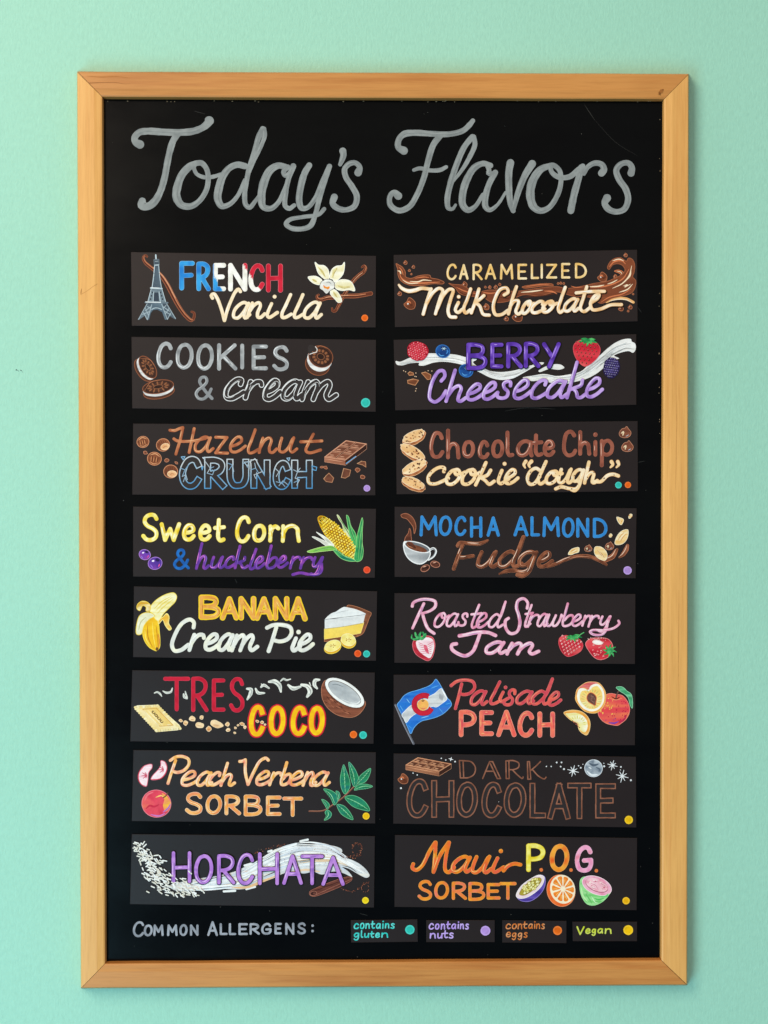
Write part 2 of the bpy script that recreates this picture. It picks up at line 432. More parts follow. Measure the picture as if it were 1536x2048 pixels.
# ================================================================ the framed menu board
BASE = wpos(768, 1060, Y_PANEL)
board = thing('menu_board', 'large black chalkboard in a pine frame hung on the mint green wall', 'menu board', BASE)
OUT = [(154.5, 143.5), (1377.5, 148), (1374, 1970), (162, 1976.5)]          # front outer corners TL TR BR BL
INN = [(204, 193), (1328.5, 197.5), (1323.3, 1921.5), (209.5, 1928)]
def lerp2(a, c, t): return (a[0] + (c[0] - a[0]) * t, a[1] + (c[1] - a[1]) * t)
def rail(i, mat, label):
    """one mitred length of moulding: profile swept from corner i to corner i+1"""
    j = (i + 1) % 4
    # (position across the face 0 = outer edge .. 1 = inner edge, depth y)
    prof = [(-0.004, -0.0005), (-0.004, Y_FRAME + 0.0030), (0.006, Y_FRAME + 0.0010), (0.035, Y_FRAME + 0.0001), (0.30, Y_FRAME), (0.68, Y_FRAME + 0.0001),
            (0.78, Y_FRAME + 0.0006), (0.93, Y_FRAME + 0.0011), (0.985, Y_FRAME + 0.0018), (1.0, Y_FRAME + 0.0032), (1.0, Y_PANEL + 0.003), (0.6, Y_PANEL + 0.003), (0.6, -0.0005)]
    nseg = 40; V = []; F = []; m = len(prof)
    for k in range(nseg + 1):
        t = k / nseg
        for q, (f, y) in enumerate(prof):
            a = lerp2(OUT[i], INN[i], f); c = lerp2(OUT[j], INN[j], f)
            gap = 0.45 / 1200
            tt = gap + (1 - 2 * gap) * t
            p = lerp2(a, c, tt)
            wx = 0.5 * (vnoise(t * 14 + i * 7, q * 0.3) - 0.5)      # hand-sanded, not dead straight
            w = wpos(p[0] + (wx if i in (1, 3) else 0), p[1] + (wx if i in (0, 2) else 0), Y_FRAME if y < -0.001 else 0)
            V.append((w[0] - BASE[0], y - BASE[1], w[2] - BASE[2]))
    for k in range(nseg):
        for q in range(m):
            r = (q + 1) % m
            F.append((k * m + q, k * m + r, (k + 1) * m + r, (k + 1) * m + q))
    F.append(tuple(range(m))); F.append(tuple(reversed(range(nseg * m, nseg * m + m))))
    o = mesh_obj('frame_rail', V, F, mat, board, smooth=False)
    o['label'] = label
    return o
rail(0, M_WOOD_H, 'orange brown top rail of the pine frame with a small knot')
rail(1, M_WOOD_V, 'pale upright rail on the right of the frame')
rail(2, M_WOOD_H, 'orange brown bottom rail of the pine frame')
rail(3, M_WOOD_V, 'pale upright rail on the left of the frame with a hairline crack')

# panel, let in behind the frame
pc = [(196, 188), (1338, 190), (1334, 1932), (200, 1936)]
V = []
for y in (Y_PANEL, Y_PANEL + 0.0028):
    for p in pc:
        w = wpos(p[0], p[1], Y_PANEL); V.append((w[0] - BASE[0], y - BASE[1], w[2] - BASE[2]))
mesh_obj('chalkboard_panel', V, [(0, 3, 2, 1), (4, 5, 6, 7), (0, 1, 5, 4), (1, 2, 6, 5), (2, 3, 7, 6), (3, 0, 4, 7)], M_BOARD, board)

# marks in the wood: knots, crack, dents
WK = (164, 104, 50)
def mark(name, *parts):
    P = Pen((0, 0), 1.0, Y_FRAME - 0.00002, BASE)
    for p in parts:
        if p[0] == 'e': P.ell(*p[1:6], p[6], n=10, wob=0.3)
        else: P.stroke(p[1], p[2], p[3], taper=p[4])
    return P.build(name, board)
mark('wood_knot', ('e', 1322, 182, 5, 3.6, -30, WK), ('e', 1319.5, 187, 2.6, 3, 0, (132, 80, 36)), ('e', 1326, 179.5, 2, 1.6, 0, (132, 80, 36)))
for pts, w, c, tp in (([(179, 166), (205, 165), (232, 165), (250, 168), (262, 167)], 1.1, (140, 84, 36), 'end'), ([(163, 577), (162.2, 583), (161.5, 589)], 1.5, (150, 92, 38), 'both'), ([(161.5, 589), (174, 582), (186, 573), (194, 568)], 0.7, (188, 124, 60), None)):
    mark('wood_crack', ('s', pts, w, c, tp))
for pts, w, c in (([(174, 152), (200, 154), (230, 153), (262, 156)], 2.4, (180, 116, 58)), ([(1345, 540), (1347, 620), (1346, 730)], 2.2, (206, 148, 80)), ([(1358, 1180), (1357, 1290), (1358, 1400)], 1.8, (208, 150, 82)),
                  ([(178, 880), (179, 1010), (178, 1140)], 1.6, (220, 160, 92)), ([(520, 1950), (700, 1953), (880, 1951)], 1.6, (182, 120, 62)), ([(1352, 760), (1353, 860), (1351, 980)], 1.6, (210, 152, 84))):
    mark('grain_streak', ('s', pts, w, c, 'both'))

# writing straight on the board
GREY = mot((130, 135, 134), (148, 153, 151), 46, 1.0)
def title_word(strokes, org, sc, lab):
    P = Pen(org, sc, Y_PANEL, BASE)
    for w, pts in strokes: P.stroke(pts, w, GREY)
    # second, thinner coat along one side of the thick strokes
    for w, pts in strokes:
        if w > 24: P.stroke(pts, w * 0.42, mot((141, 146, 144), (151, 156, 154), 30), off=(-w * 0.2, -w * 0.06), t0=0.06, t1=0.93, taper='both')
    for w, pts in strokes:
        if w > 30: P.stroke(pts, w * 0.07, (122, 127, 126), off=(w * 0.14, w * 0.05), t0=0.12, t1=0.86, taper='both')
    P.build('title_lettering', board, M_CHALK, lab)
title_word([
    (42, [(92, 212, 1.25), (64, 196, 1.0), (60, 168), (88, 138), (140, 130), (230, 135), (330, 138), (420, 130), (480, 106), (510, 80, 1.15), (517, 67, 1.45)]),
    (40, [(325, 146), (298, 185), (275, 255), (260, 325), (242, 420), (215, 505), (182, 562, 1.15), (140, 592, 1.2), (104, 584, 1.3), (106, 560, 1.1)]),
    (44, [(440, 326, .8), (400, 345), (352, 395, 1.05), (325, 460, 1.1), (316, 530, 1.15), (345, 582, 1), (400, 592, .85), (455, 560, .75), (500, 490, .72), (511, 420, .72), (500, 360, .72), (470, 326, .8), (440, 326, .8)]),
    (24, [(440, 326), (424, 350), (440, 392), (490, 414), (540, 410), (590, 395)]),
    (42, [(738, 345, .9), (690, 336, .9), (640, 358, .9), (600, 410, 1.05), (577, 480, 1.2), (570, 545, 1.1), (595, 590, .9), (640, 580, .7), (690, 530, .6), (738, 430, .6)]),
    (30, [(846, 115, 1.1), (820, 170, 1.15), (795, 260, 1.1), (765, 350), (748, 430), (735, 520, 1.05), (742, 582), (765, 598), (800, 560, .8), (825, 525, .7)]),
    (28, [(854, 116), (858, 155), (832, 230, .9), (795, 310, .7), (765, 380, .7)]),
    (44, [(985, 348, .8), (940, 342, .9), (890, 372, 1.05), (852, 450, 1.15), (838, 540, 1.1), (850, 595, .9), (895, 605, .75), (940, 570, .65), (980, 490, .6), (1012, 400, .55)]),
    (30, [(1000, 350), (974, 380), (985, 402), (1008, 392), (1036, 345)]),
    (32, [(1034, 345, 1.1), (1005, 420), (986, 520, .95), (985, 590, .95), (1010, 605, .9), (1040, 585, .8)]),
    (40, [(1132, 340, .9), (1105, 385), (1080, 470, 1.05), (1070, 560, 1.0), (1085, 602, .9), (1120, 600, .75), (1170, 540, .7), (1212, 440, .7), (1250, 355, .7)]),
    (30, [(1256, 346, 1.1), (1225, 440, 1.1), (1195, 540, 1.1), (1170, 640, 1.0), (1140, 710, 1.1), (1090, 730, 1.0), (1020, 725, 1.0), (990, 700), (1010, 675, .9), (1100, 656, .8), (1190, 642, .8), (1224, 608, .8)]),
    (36, [(1338, 252, 1.2), (1342, 275, 1.05), (1332, 310, .85), (1322, 334, .7)]),
    (34, [(1432, 385, 1.35), (1442, 352, 1), (1415, 325, .9), (1380, 330, .95), (1350, 362), (1357, 412, 1.05), (1395, 470, 1.05), (1424, 530, 1.05), (1410, 590), (1360, 613, .95), (1310, 605, 1.05), (1276, 575, 1.1), (1286, 535, 1.25)]),
], (250, 220), 500 / 1536, "grey brush script word Today's")
title_word([
    (34, [(138, 236, 1.35), (106, 215, 1.05), (110, 170), (140, 140, 1.1), (200, 132, 1.05), (300, 138, .95), (400, 140, .95), (480, 120, .95), (520, 85, .9), (538, 62, .75)]),
    (34, [(350, 148, 1.05), (310, 200, 1.05), (280, 290), (255, 390, .95), (215, 490, .95), (170, 560, .95), (110, 583, .95), (60, 550, .95), (58, 500, .9), (82, 478, .95), (106, 498, 1.35)]),
    (24, [(196, 348, .85), (230, 338, .95), (290, 350, 1), (350, 347, 1), (384, 330, .85)]),
    (32, [(535, 155), (490, 212), (450, 300, 1.05), (410, 420, 1.1), (390, 520, 1.05), (397, 568, .9), (420, 574, .6), (438, 550, .5)]),
    (28, [(543, 155), (550, 200), (520, 272, .95), (480, 340, .8), (420, 420, .5)]),
    (40, [(640, 322, .8), (600, 310, .8), (550, 332, .95), (505, 400, 1.05), (480, 480, 1.05), (480, 550, 1), (510, 580, .85), (550, 560, .65), (597, 490, .55)]),
    (28, [(622, 318), (632, 352), (628, 366), (650, 370)]),
    (34, [(668, 362, .95), (632, 430), (612, 500, 1.05), (612, 560, 1), (635, 579, .8), (680, 550, .55), (728, 478, .5)]),
    (40, [(756, 306, 1.05), (747, 360, 1), (747, 450, .95), (756, 540, .85), (772, 584, .7)]),
    (38, [(772, 584, .6), (800, 480, .9), (840, 380, 1), (882, 312, 1.15)]),
    (44, [(985, 322, .7), (930, 346, .95), (885, 412, 1.1), (871, 490, 1.1), (890, 560, 1), (930, 584, .8), (980, 565, .7), (1030, 490, .68), (1049, 410, .62), (1040, 350, .62), (1005, 320, .65), (985, 322, .7)]),
    (28, [(985, 322), (997, 362), (1040, 390, 1.1), (1100, 386, 1.1), (1150, 345, 1.1), (1175, 326, 1.1)]),
    (40, [(1168, 332, .9), (1150, 400, .95), (1125, 490, 1), (1106, 583, 1)]),
    (32, [(1182, 370, .7), (1205, 330, .85), (1245, 308), (1285, 316, 1.1), (1298, 345, 1.2), (1284, 366, 1.25)]),
    (34, [(1455, 366, 1.2), (1460, 335, 1.05), (1440, 308, .95), (1400, 312, .95), (1370, 347), (1385, 400, 1.05), (1425, 460, 1.05), (1438, 520, 1.05), (1415, 575), (1370, 590, .95), (1325, 575, 1.1), (1302, 540, 1.1), (1316, 510, 1.3)]),
], (760, 220), 530 / 1536, 'grey brush script word Flavors')
P = Pen((255, 1825), 510 / 1536, Y_PANEL, BASE)
P.letters('C 32 100 52 148;O 98 152 72 144;M 155 218 72 142;M 238 302 72 142;O 312 362 70 142;N 376 428 72 140;A 480 545 52 142;L 555 603 64 136;L 610 655 64 136;E 668 725 64 136;R 735 797 64 134;G 805 868 62 134;E 885 930 62 132;N 950 1005 62 135;S 1022 1075 60 132;: 1102 1128 62 126',
          14.5, [(1, 0, 0, mot((138, 142, 150), (166, 170, 178), 24))], CAPS)
P.build('heading_lettering', board, M_CHALK, 'grey capitals reading COMMON ALLERGENS:')
# scratches and specks of chalk left on the board
SC = (52, 53, 51)
for q, w, c in [([(1168, 208), (1180, 226), (1190, 241)], 0.8, (64, 62, 58)), ([(1190, 241), (1232, 285), (1275, 312)], 0.6, (46, 45, 43)), ([(1010, 822), (1050, 816), (1110, 818)], .8, SC), ([(1275, 925), (1290, 922)], .8, SC), ([(1276, 615), (1283, 625)], .8, SC), ([(720, 1827), (735, 1831)], .8, SC), ([(470, 1158), (474, 1166)], .8, SC), ([(388, 222), (410, 228)], .8, SC)]:
    P = Pen((0, 0), 1.0, Y_PANEL, BASE); P.stroke(q, w, c, taper='both'); P.build('scratch', board)
P = Pen((0, 0), 1.0, Y_PANEL, BASE)
R = random.Random(5)
for k in range(70):
    x, y = R.uniform(215, 1318), R.uniform(205, 1915)
    P.ell(x, y, R.uniform(0.4, 0.9), col=(88, 86, 80), n=6)
for k in range(26):    # crumbs caught along the frame
    x = R.uniform(215, 1318); P.ell(x, 201.5 + R.uniform(0, 2.5), R.uniform(0.6, 1.9), R.uniform(0.5, 0.9), 0, (150, 132, 104), n=7, wob=0.4)
for k in range(12):
    P.ell(1320.5 + R.uniform(-2.5, 0), R.uniform(205, 900), R.uniform(0.4, 0.8), R.uniform(0.6, 1.8), 0, (150, 132, 104), n=7, wob=0.4)
sp = P.build('chalk_dust', board, label='tiny specks of dust and crumbs on the black board'); sp['kind'] = 'stuff'
# little scuff on the wall
P = Pen((0, 0), 1.0, -0.0001, (0, 0, 0))
for x, y, r in [(33, 740, 2.2), (37, 742, 1.2), (42, 741, 2.0), (45, 744, .9)]: P.ell(x, y, r, r * 0.55, 20, (84, 112, 104), n=8, wob=0.3)
sc_ = P.build('wall_scuff', None); sc_.parent = wall

# ================================================================ cards
T = 0.0016
def box_card(name, pts, parent, loc, mat=M_CARD):
    """thin card with eased edges from four corners in photo pixels"""
    cx = sum(p[0] for p in pts) / 4; cy = sum(p[1] for p in pts) / 4
    V = []
    for y, ins in ((Y_PANEL - 0.0001, 0), (Y_PANEL - T + 0.0002, 0), (Y_PANEL - T, 0.5)):
        for p in pts:
            w = wpos(p[0] - math.copysign(ins, p[0] - cx), p[1] - math.copysign(ins, p[1] - cy), Y_PANEL)
            V.append((w[0] - loc[0], y - loc[1], w[2] - loc[2]))
    F = [(8, 11, 10, 9)]
    for r in (0, 4):
        for k in range(4): F.append((r + k, r + (k + 1) % 4, r + 4 + (k + 1) % 4, r + 4 + k))
    F.append((0, 1, 2, 3))
    return mesh_obj(name, V, F, mat, parent)
class Card:
    def __init__(s, org, corners, label, name='flavor_card', cat='flavor sign', group='flavor cards stuck on the menu board', scale=510 / 1536):
        s.org = org; s.sc = scale
        px = [(org[0] + u * scale, org[1] + v * scale) for u, v in corners]
        cx = sum(p[0] for p in px) / 4; cy = sum(p[1] for p in px) / 4
        s.loc = wpos(cx, cy, Y_PANEL)
        s.o = thing(name, label, cat, s.loc, group)
        box_card('card' if name == 'flavor_card' else 'tag_card', px, s.o, s.loc)
    def pen(s, level=0): return Pen(s.org, s.sc, Y_PANEL - T, s.loc, level)
    def word(s, spec, w, passes, glyphs=CAPS, slant=0.0, extra=(), level=1, label=None, seed=1, sq=False):
        P = s.pen(level); P.sq = sq; P.letters(spec, w, passes, glyphs, slant, extra, seed); return P.build('lettering', s.o, label=label)
    def dot(s, u, v, r, col, label):
        P = s.pen(); lt = mx(col, (255, 255, 255), 0.12); dk = mx(col, (40, 20, 10), 0.10)
        P.ell(u, v, r, r * 1.0, 0, lt, n=28, wob=0.02); P.ell(u, v, r * 0.72, col=mot(col, dk, 12), n=24, wob=0.03)
        P.build('allergen_dot', s.o, label=label)
TEAL, LILAC, ORANGE, YELLOW = (45, 196, 180), (184, 146, 220), (244, 104, 22), (250, 196, 12)

# ---------------------------------------------------------------- paint colours and lettering styles
WHITE, CREAM, BLACKP = (240, 238, 230), (248, 234, 204), (24, 19, 18)
CHOC, CHOC_D, CHOC_L = (128, 70, 44), (74, 38, 26), (206, 138, 96)
def glossy(base, dark, light, sh=0.16):     # melted-chocolate look of the sign writer: base, dark side, light line
    return [(1.0, 0, 0, dark), (0.84, -sh * 0.4, -sh * 0.4, base), (0.20, -0.24, -0.18, light, 0.95), (0.10, 0.22, 0.2, mx(light, base if not callable(base) else CHOC, 0.3), 0.5)]
def plain(col, edge=None, d=0.12):
    return ([(1.0, 0, 0, edge), (1 - d, 0, 0, col)] if edge is not None else [(1.0, 0, 0, col)])

# ================================================================ 1 French vanilla
K = Card((255, 500), [(22, 14), (1497, 37), (1495, 468), (27, 458)], 'dark card lettered FRENCH in blue, white and red over cream Vanilla, with an iron tower')
def tri(u, v):
    if u < 520 + (v - 150) * (0.55 if v > 150 else 0): return mx((28, 120, 200), (52, 160, 224), vnoise(u / 22, v / 40) * 1.6 - 0.3)
    if u > 690 + (v - 78) * 0.66: return mx((186, 20, 44), (214, 36, 60), vnoise(u / 20, v / 50) * 1.5)
    return mx((226, 222, 208), (248, 246, 238), vnoise(u / 18, v / 30) * 1.5)
def tri_e(u, v):
    c = tri(u, v); return mx(c, (250, 240, 236), 0.42)
K.word('F 312 405 66 243;R 415 502 70 248;E 515 594 78 248;N 606 722 78 250;C 728 826 80 252;H 834 936 82 256', 31,
       [(1, 0, 0, tri_e), (0.86, 0, 0, tri)], CAPS, label='capitals FRENCH running from blue through white to red')
VAN = mot3((252, 240, 216), (246, 222, 182), (250, 236, 212), 26)
K.word('a 630 752 306 420;n 722 842 306 416;i 828 916 310 416;l 916 1000 326 416;l 992 1072 326 416;a 1056 1184 304 420', 22,
       [(1.06, 0, 0, (214, 184, 140)), (0.98, 0, 0, VAN), (0.25, -0.2, -0.1, (255, 250, 236), 0.8)], SCRIPT, 0.24,
       extra=[('S', [(512, 290), (504, 274), (520, 264), (540, 290), (565, 355), (584, 424)]), ('S', [(584, 424), (602, 360), (628, 295), (650, 252), (668, 236), (680, 250)])], label='cream script word Vanilla')
P = K.pen(1)
IR_D, IR, IR_L = (52, 64, 76), (104, 120, 130), (186, 202, 208)
Q = [(170, 30), (172, 58)]; P.stroke(Q, 9, IR_L)
P.poly([(159, 58), (189, 56), (190, 86), (161, 88)], IR_D, False, IR, 4)
P.stroke([(166, 68), (184, 67)], 3, IR_L); P.stroke([(166, 78), (184, 77)], 3, IR)
P.stroke([(163, 92), (188, 90)], 6, IR_L)
P.poly([(164, 96), (187, 94), (194, 150), (204, 228), (146, 228), (158, 150)], mot(IR_D, (88, 106, 118), 14), False)
P.stroke([(163, 98), (157, 160), (148, 226)], 5, IR_L); P.stroke([(188, 96), (194, 160), (204, 226)], 4, IR_L)
for v in (140, 165, 190, 210): P.stroke([(158, v), (174, v + 12), (192, v + 2)], 3, mx(IR_D, IR, .6))
P.poly([(142, 236), (208, 236), (228, 312), (124, 312)], mot(IR, (128, 144, 152), 16), False)
P.poly([(158, 256), (186, 256), (190, 308), (158, 308)], IR_D, False)
for s_, x in ((-1, 150), (1, 200)):
    for v in (256, 276, 296): P.ell(x + s_ * (v - 256) * 0.28, v, 4.5, 6, 0, (34, 42, 52), n=6)
for a in ((142, 238, 122, 312), (158, 252, 154, 312), (190, 252, 198, 312), (208, 238, 230, 312)): P.stroke([a[:2], a[2:]], 4, IR_L)
P.stroke([(140, 229), (207, 232)], 9, IR_L); P.stroke([(142, 227), (190, 229)], 4, (232, 238, 238))
leg = [(118, 322), (150, 322), (140, 352), (130, 420), (112, 420), (66, 418)]
P.poly([(118, 322), (152, 322), (146, 360), (128, 420), (116, 420), (104, 396), (70, 420), (64, 418), (96, 366)], mot(IR, IR_D, 14), False)
P.poly([(198, 322), (234, 322), (262, 364), (292, 412), (286, 418), (254, 398), (244, 420), (230, 420), (212, 360)], mot(IR, IR_D, 14), False)
P.poly([(140, 322), (210, 322), (222, 366), (232, 420), (226, 420), (208, 374), (180, 360), (154, 362), (140, 380), (130, 420), (124, 420), (134, 366)], mot((76, 94, 108), (104, 124, 136), 12), False)
P.stroke([(146, 358), (162, 350), (180, 349), (206, 358)], 4, IR_L)
for a, c_ in (((118, 324), (66, 418)), ((146, 330), (120, 420)), ((120, 340), (136, 350)), ((138, 344), (106, 366)), ((108, 352), (126, 392)), ((130, 372), (90, 388)), ((96, 376), (118, 418)),
              ((236, 324), (290, 414)), ((206, 326), (240, 418)), ((232, 334), (214, 352)), ((212, 340), (252, 368)), ((250, 352), (228, 386)), ((226, 370), (262, 392)), ((260, 380), (240, 418))):
    P.stroke([a, c_], 4.5, mx(IR, IR_L, .7))
P.stroke([(108, 316), (242, 318)], 10, IR); P.stroke([(110, 313), (200, 316)], 5, (226, 232, 234))
P.build('tower_drawing', K.o, label='grey iron lattice tower with a splayed base')
def pod(K, pts, w, name='vanilla_pod_drawing'):
    P = K.pen(0); P.stroke(pts, w, (176, 104, 70)); P.stroke(pts, w * .8, (104, 50, 32))
    P.stroke(pts, w * .22, (196, 124, 86), off=(w * .14, -w * .14), t0=.04, t1=.9); P.stroke(pts, w * .14, (58, 26, 18), off=(-w * .1, w * .1), t0=.1, t1=.9)
    P.stroke(pts, w * .12, (226, 172, 134), off=(w * .26, -w * .2), t0=.2, t1=.6); P.build(name, K.o)
pod(K, [(118, 40, .5), (108, 32, .6), (95, 46, .7), (104, 72, .8), (140, 104, .9), (198, 150, 1.1), (240, 210, 1.2), (276, 280, 1.15), (314, 348, 1.1), (352, 398, 1.05), (386, 424, .9), (400, 408, .7), (400, 378, .6), (386, 372, .5)], 22)
pod(K, [(1152, 270, .5), (1140, 276, .5), (1146, 294, .7), (1168, 298, .9), (1200, 288, 1), (1260, 284, 1), (1300, 278, 1.1), (1380, 276, 1.1), (1466, 262, 1.0)], 24)
pod(K, [(1412, 104, .5), (1424, 94, .6), (1434, 106, .8), (1424, 130, .95), (1390, 156, 1), (1355, 192, 1), (1305, 270, .95), (1274, 330, .85), (1250, 368, .75), (1236, 368, .6), (1232, 352, .5)], 22)
P = K.pen(1)
PY, PW = (214, 196, 128), (248, 244, 222)
for pet, mid in (([(1130, 74), (1150, 90), (1184, 94), (1208, 118), (1214, 168), (1204, 182), (1178, 168), (1150, 140), (1138, 108)], [(1150, 104), (1172, 130), (1190, 160)]),
                 ([(1306, 74), (1292, 92), (1256, 98), (1230, 120), (1220, 170), (1236, 176), (1246, 194), (1276, 172), (1300, 140)], [(1262, 108), (1244, 132), (1234, 164)]),
                 ([(1088, 164), (1106, 158), (1140, 160), (1172, 184), (1162, 208), (1130, 204), (1102, 186)], [(1112, 176), (1140, 190)]),
                 ([(1368, 246), (1366, 226), (1342, 188), (1300, 178), (1272, 184), (1248, 206), (1256, 232), (1290, 244), (1336, 240)], [(1266, 214), (1300, 226), (1340, 220)]),
                 ([(1228, 236), (1246, 238), (1272, 262), (1290, 310), (1270, 316), (1250, 296), (1222, 262)], [(1240, 252), (1262, 284)])):
    P.poly(pet, mot(PW, (236, 226, 178), 20), True, (52, 44, 36), 3)
    P.stroke(pet, 4, (252, 250, 236), closed=True); P.stroke(mid, 15, mot(PY, (228, 216, 150), 10), taper='both')
    P.stroke(mid, 3, (168, 146, 84), taper='both', off=(3, 4))
P.poly([(1166, 194), (1180, 184), (1196, 176), (1226, 180), (1246, 200), (1244, 230), (1222, 244), (1198, 264), (1176, 244), (1158, 230)], mot((250, 248, 240), (214, 214, 206), 14), True, (60, 52, 44), 3)
P.poly([(1180, 210), (1192, 220), (1204, 222), (1216, 218), (1218, 228), (1206, 238), (1196, 232), (1184, 230)], mot((222, 84, 24), (240, 160, 60), 8), True)
P.stroke([(1196, 196), (1214, 194), (1228, 206)], 5, (150, 152, 150), taper='both')
P.build('vanilla_flower_drawing', K.o, label='white orchid flower with an orange throat')
K.dot(1429, 409, 20, ORANGE, 'orange dot for eggs')

# ================================================================ 2 caramelized milk chocolate
K = Card((780, 495), [(22, 46), (1487, 15), (1490, 446), (30, 481)], 'dark card with a brown chocolate wave behind cream Milk Chocolate lettering')
MB, MD, ML, MC = (136, 74, 46), (92, 46, 28), (212, 122, 78), (250, 226, 190)
P = K.pen(0)
P.poly([(37, 97), (52, 104), (74, 118), (92, 148), (94, 176), (126, 186), (168, 172), (200, 166), (240, 168), (246, 182), (290, 192), (326, 210), (320, 218), (262, 218), (180, 230), (110, 224), (66, 200), (50, 170), (46, 130)], mot(MB, MD, 40), True, (168, 100, 66), 4)
for q, w, c_ in (([(56, 140), (66, 180), (100, 206), (180, 214), (300, 208)], 9, ML), ([(76, 196), (110, 214), (170, 216)], 6, MC), ([(120, 204), (170, 206), (200, 196), (250, 200)], 7, MC), ([(54, 118), (70, 136), (80, 166)], 6, ML), ([(150, 186), (200, 178), (236, 180)], 6, ML), ([(46, 140), (60, 144), (66, 160)], 8, MC)):
    P.stroke(q, w, c_, taper='both')
P.poly([(354, 216), (380, 222), (430, 226), (470, 246), (520, 268), (600, 256), (700, 262), (780, 262), (860, 250), (940, 240), (1010, 236), (1060, 246), (1120, 240), (1180, 228), (1230, 216), (1300, 206), (1356, 184), (1400, 160), (1416, 136), (1400, 108), (1372, 98), (1340, 106), (1320, 132), (1310, 124), (1322, 92), (1350, 68), (1390, 62), (1424, 82), (1436, 64), (1458, 70), (1474, 104), (1470, 150), (1462, 176), (1480, 200), (1474, 244), (1456, 272), (1400, 292), (1340, 306), (1272, 336), (1200, 300), (1100, 292), (1010, 268), (900, 290), (800, 286), (700, 326), (610, 328), (560, 300), (470, 292), (420, 276), (390, 240)], mot(MB, (116, 60, 38), 44), True, (158, 92, 60), 4)
for q, w, c_ in (([(790, 270), (860, 264), (920, 256)], 8, MC), ([(930, 262), (980, 266), (1006, 280)], 8, ML), ([(1200, 240), (1300, 232), (1400, 190), (1440, 130)], 8, ML), ([(1340, 246), (1400, 216), (1440, 170), (1456, 110)], 7, MC),
                 ([(1320, 118), (1350, 86), (1396, 80), (1420, 100)], 9, ML), ([(1340, 80), (1380, 70), (1408, 80)], 6, MC), ([(1270, 330), (1320, 300), (1400, 280), (1450, 250)], 7, ML), ([(1380, 270), (1430, 252), (1462, 220)], 7, MC),
                 ([(1200, 236), (1250, 234), (1290, 226)], 8, MC), ([(1310, 220), (1340, 210), (1370, 194)], 6, MC), ([(1404, 232), (1430, 224), (1414, 238), (1450, 220)], 6, MC), ([(1420, 200), (1446, 170), (1452, 140)], 6, MC),
                 ([(400, 240), (450, 262), (520, 278)], 7, ML), ([(560, 270), (600, 276), (640, 272)], 7, ML), ([(410, 262), (450, 284), (480, 282)], 7, MD), ([(660, 300), (700, 306), (740, 300)], 7, MD), ([(1090, 232), (1120, 240), (1160, 238)], 5, ML), ([(800, 300), (900, 292), (990, 280)], 6, MD)):
    P.stroke(q, w, c_, taper='both')
P.build('chocolate_wave_drawing', K.o, label='glossy milk chocolate wave with cream highlights')
P = K.pen(0); P.poly([(796, 238), (850, 226), (920, 218), (976, 220), (984, 228), (920, 232), (850, 242), (806, 244)], MB, True, (170, 98, 62), 4); P.stroke([(820, 236), (900, 224), (960, 224)], 5, ML, taper='both'); P.build('chocolate_streak_drawing', K.o)
P = K.pen(0); P.poly([(1352, 142), (1376, 136), (1404, 148), (1412, 172), (1392, 194), (1366, 198), (1392, 176), (1386, 158)], MB, True, ML, 4); P.stroke([(1366, 142), (1392, 150), (1398, 168)], 4, MC, taper='both'); P.build('chocolate_streak_drawing', K.o)
P = K.pen(0); P.stroke([(1304, 326), (1350, 308), (1420, 308), (1466, 330)], 16, (236, 178, 112)); P.stroke([(1320, 324), (1370, 312), (1420, 314), (1460, 332)], 7, MC, taper='both'); P.build('caramel_streak_drawing', K.o)
def drop(K, u, v, r, lvl=0):
    P = K.pen(lvl); P.poly([(u - r, v + r * .2), (u - r * .5, v - r * .3), (u - r * .1, v - r), (u + r * .4, v - r * .8), (u + r, v - r * .1), (u + r * .8, v + r * .9), (u - r * .2, v + r)], mot(MB, MD, 12), True, (176, 108, 74), 3.5)
    if r > 8: P.stroke([(u - r * .5, v), (u - r * .1, v - r * .3), (u + r * .2, v)], r * .3, ML, taper='both'); P.ell(u + r * .3, v + r * .3, r * .3, r * .25, 0, MD, n=8); P.ell(u - r * .3, v + r * .1, r * .14, col=WHITE, n=8)
    P.build('chocolate_drop_drawing', K.o)
for u, v, r in ((92, 90, 11), (140, 116, 9), (116, 138, 7), (128, 160, 5), (57, 277, 12), (118, 336, 34), (448, 222, 16), (600, 238, 9), (636, 238, 11), (660, 222, 8), (574, 238, 6), (1278, 176, 28), (1418, 45, 11), (1356, 172, 10), (1012, 216, 6), (1028, 214, 7), (1046, 216, 6), (1354, 180, 6), (578, 356, 18), (700, 428, 13), (766, 414, 30), (1390, 366, 15), (1446, 358, 12), (1434, 382, 6), (1464, 280, 5)): drop(K, u, v, r)
GOLD = mot3((232, 180, 92), (240, 204, 138), (250, 234, 200), 42)
K.word('C 340 402 97 197;A 415 473 100 194;R 497 558 98 197;A 571 639 98 193;M 662 743 98 193;E 768 826 98 193;L 848 898 97 190;I 906 922 97 188;Z 940 1007 98 187;E 1031 1086 93 187;D 1114 1186 93 187', 14.5,
       [(1, 0, 0, GOLD), (0.3, -0.15, -0.1, (252, 232, 192), 0.6)], CAPS, label='thin caramel gold capitals CARAMELIZED')
MLK = mot3((255, 246, 230), (250, 226, 190), (236, 182, 118), 30)
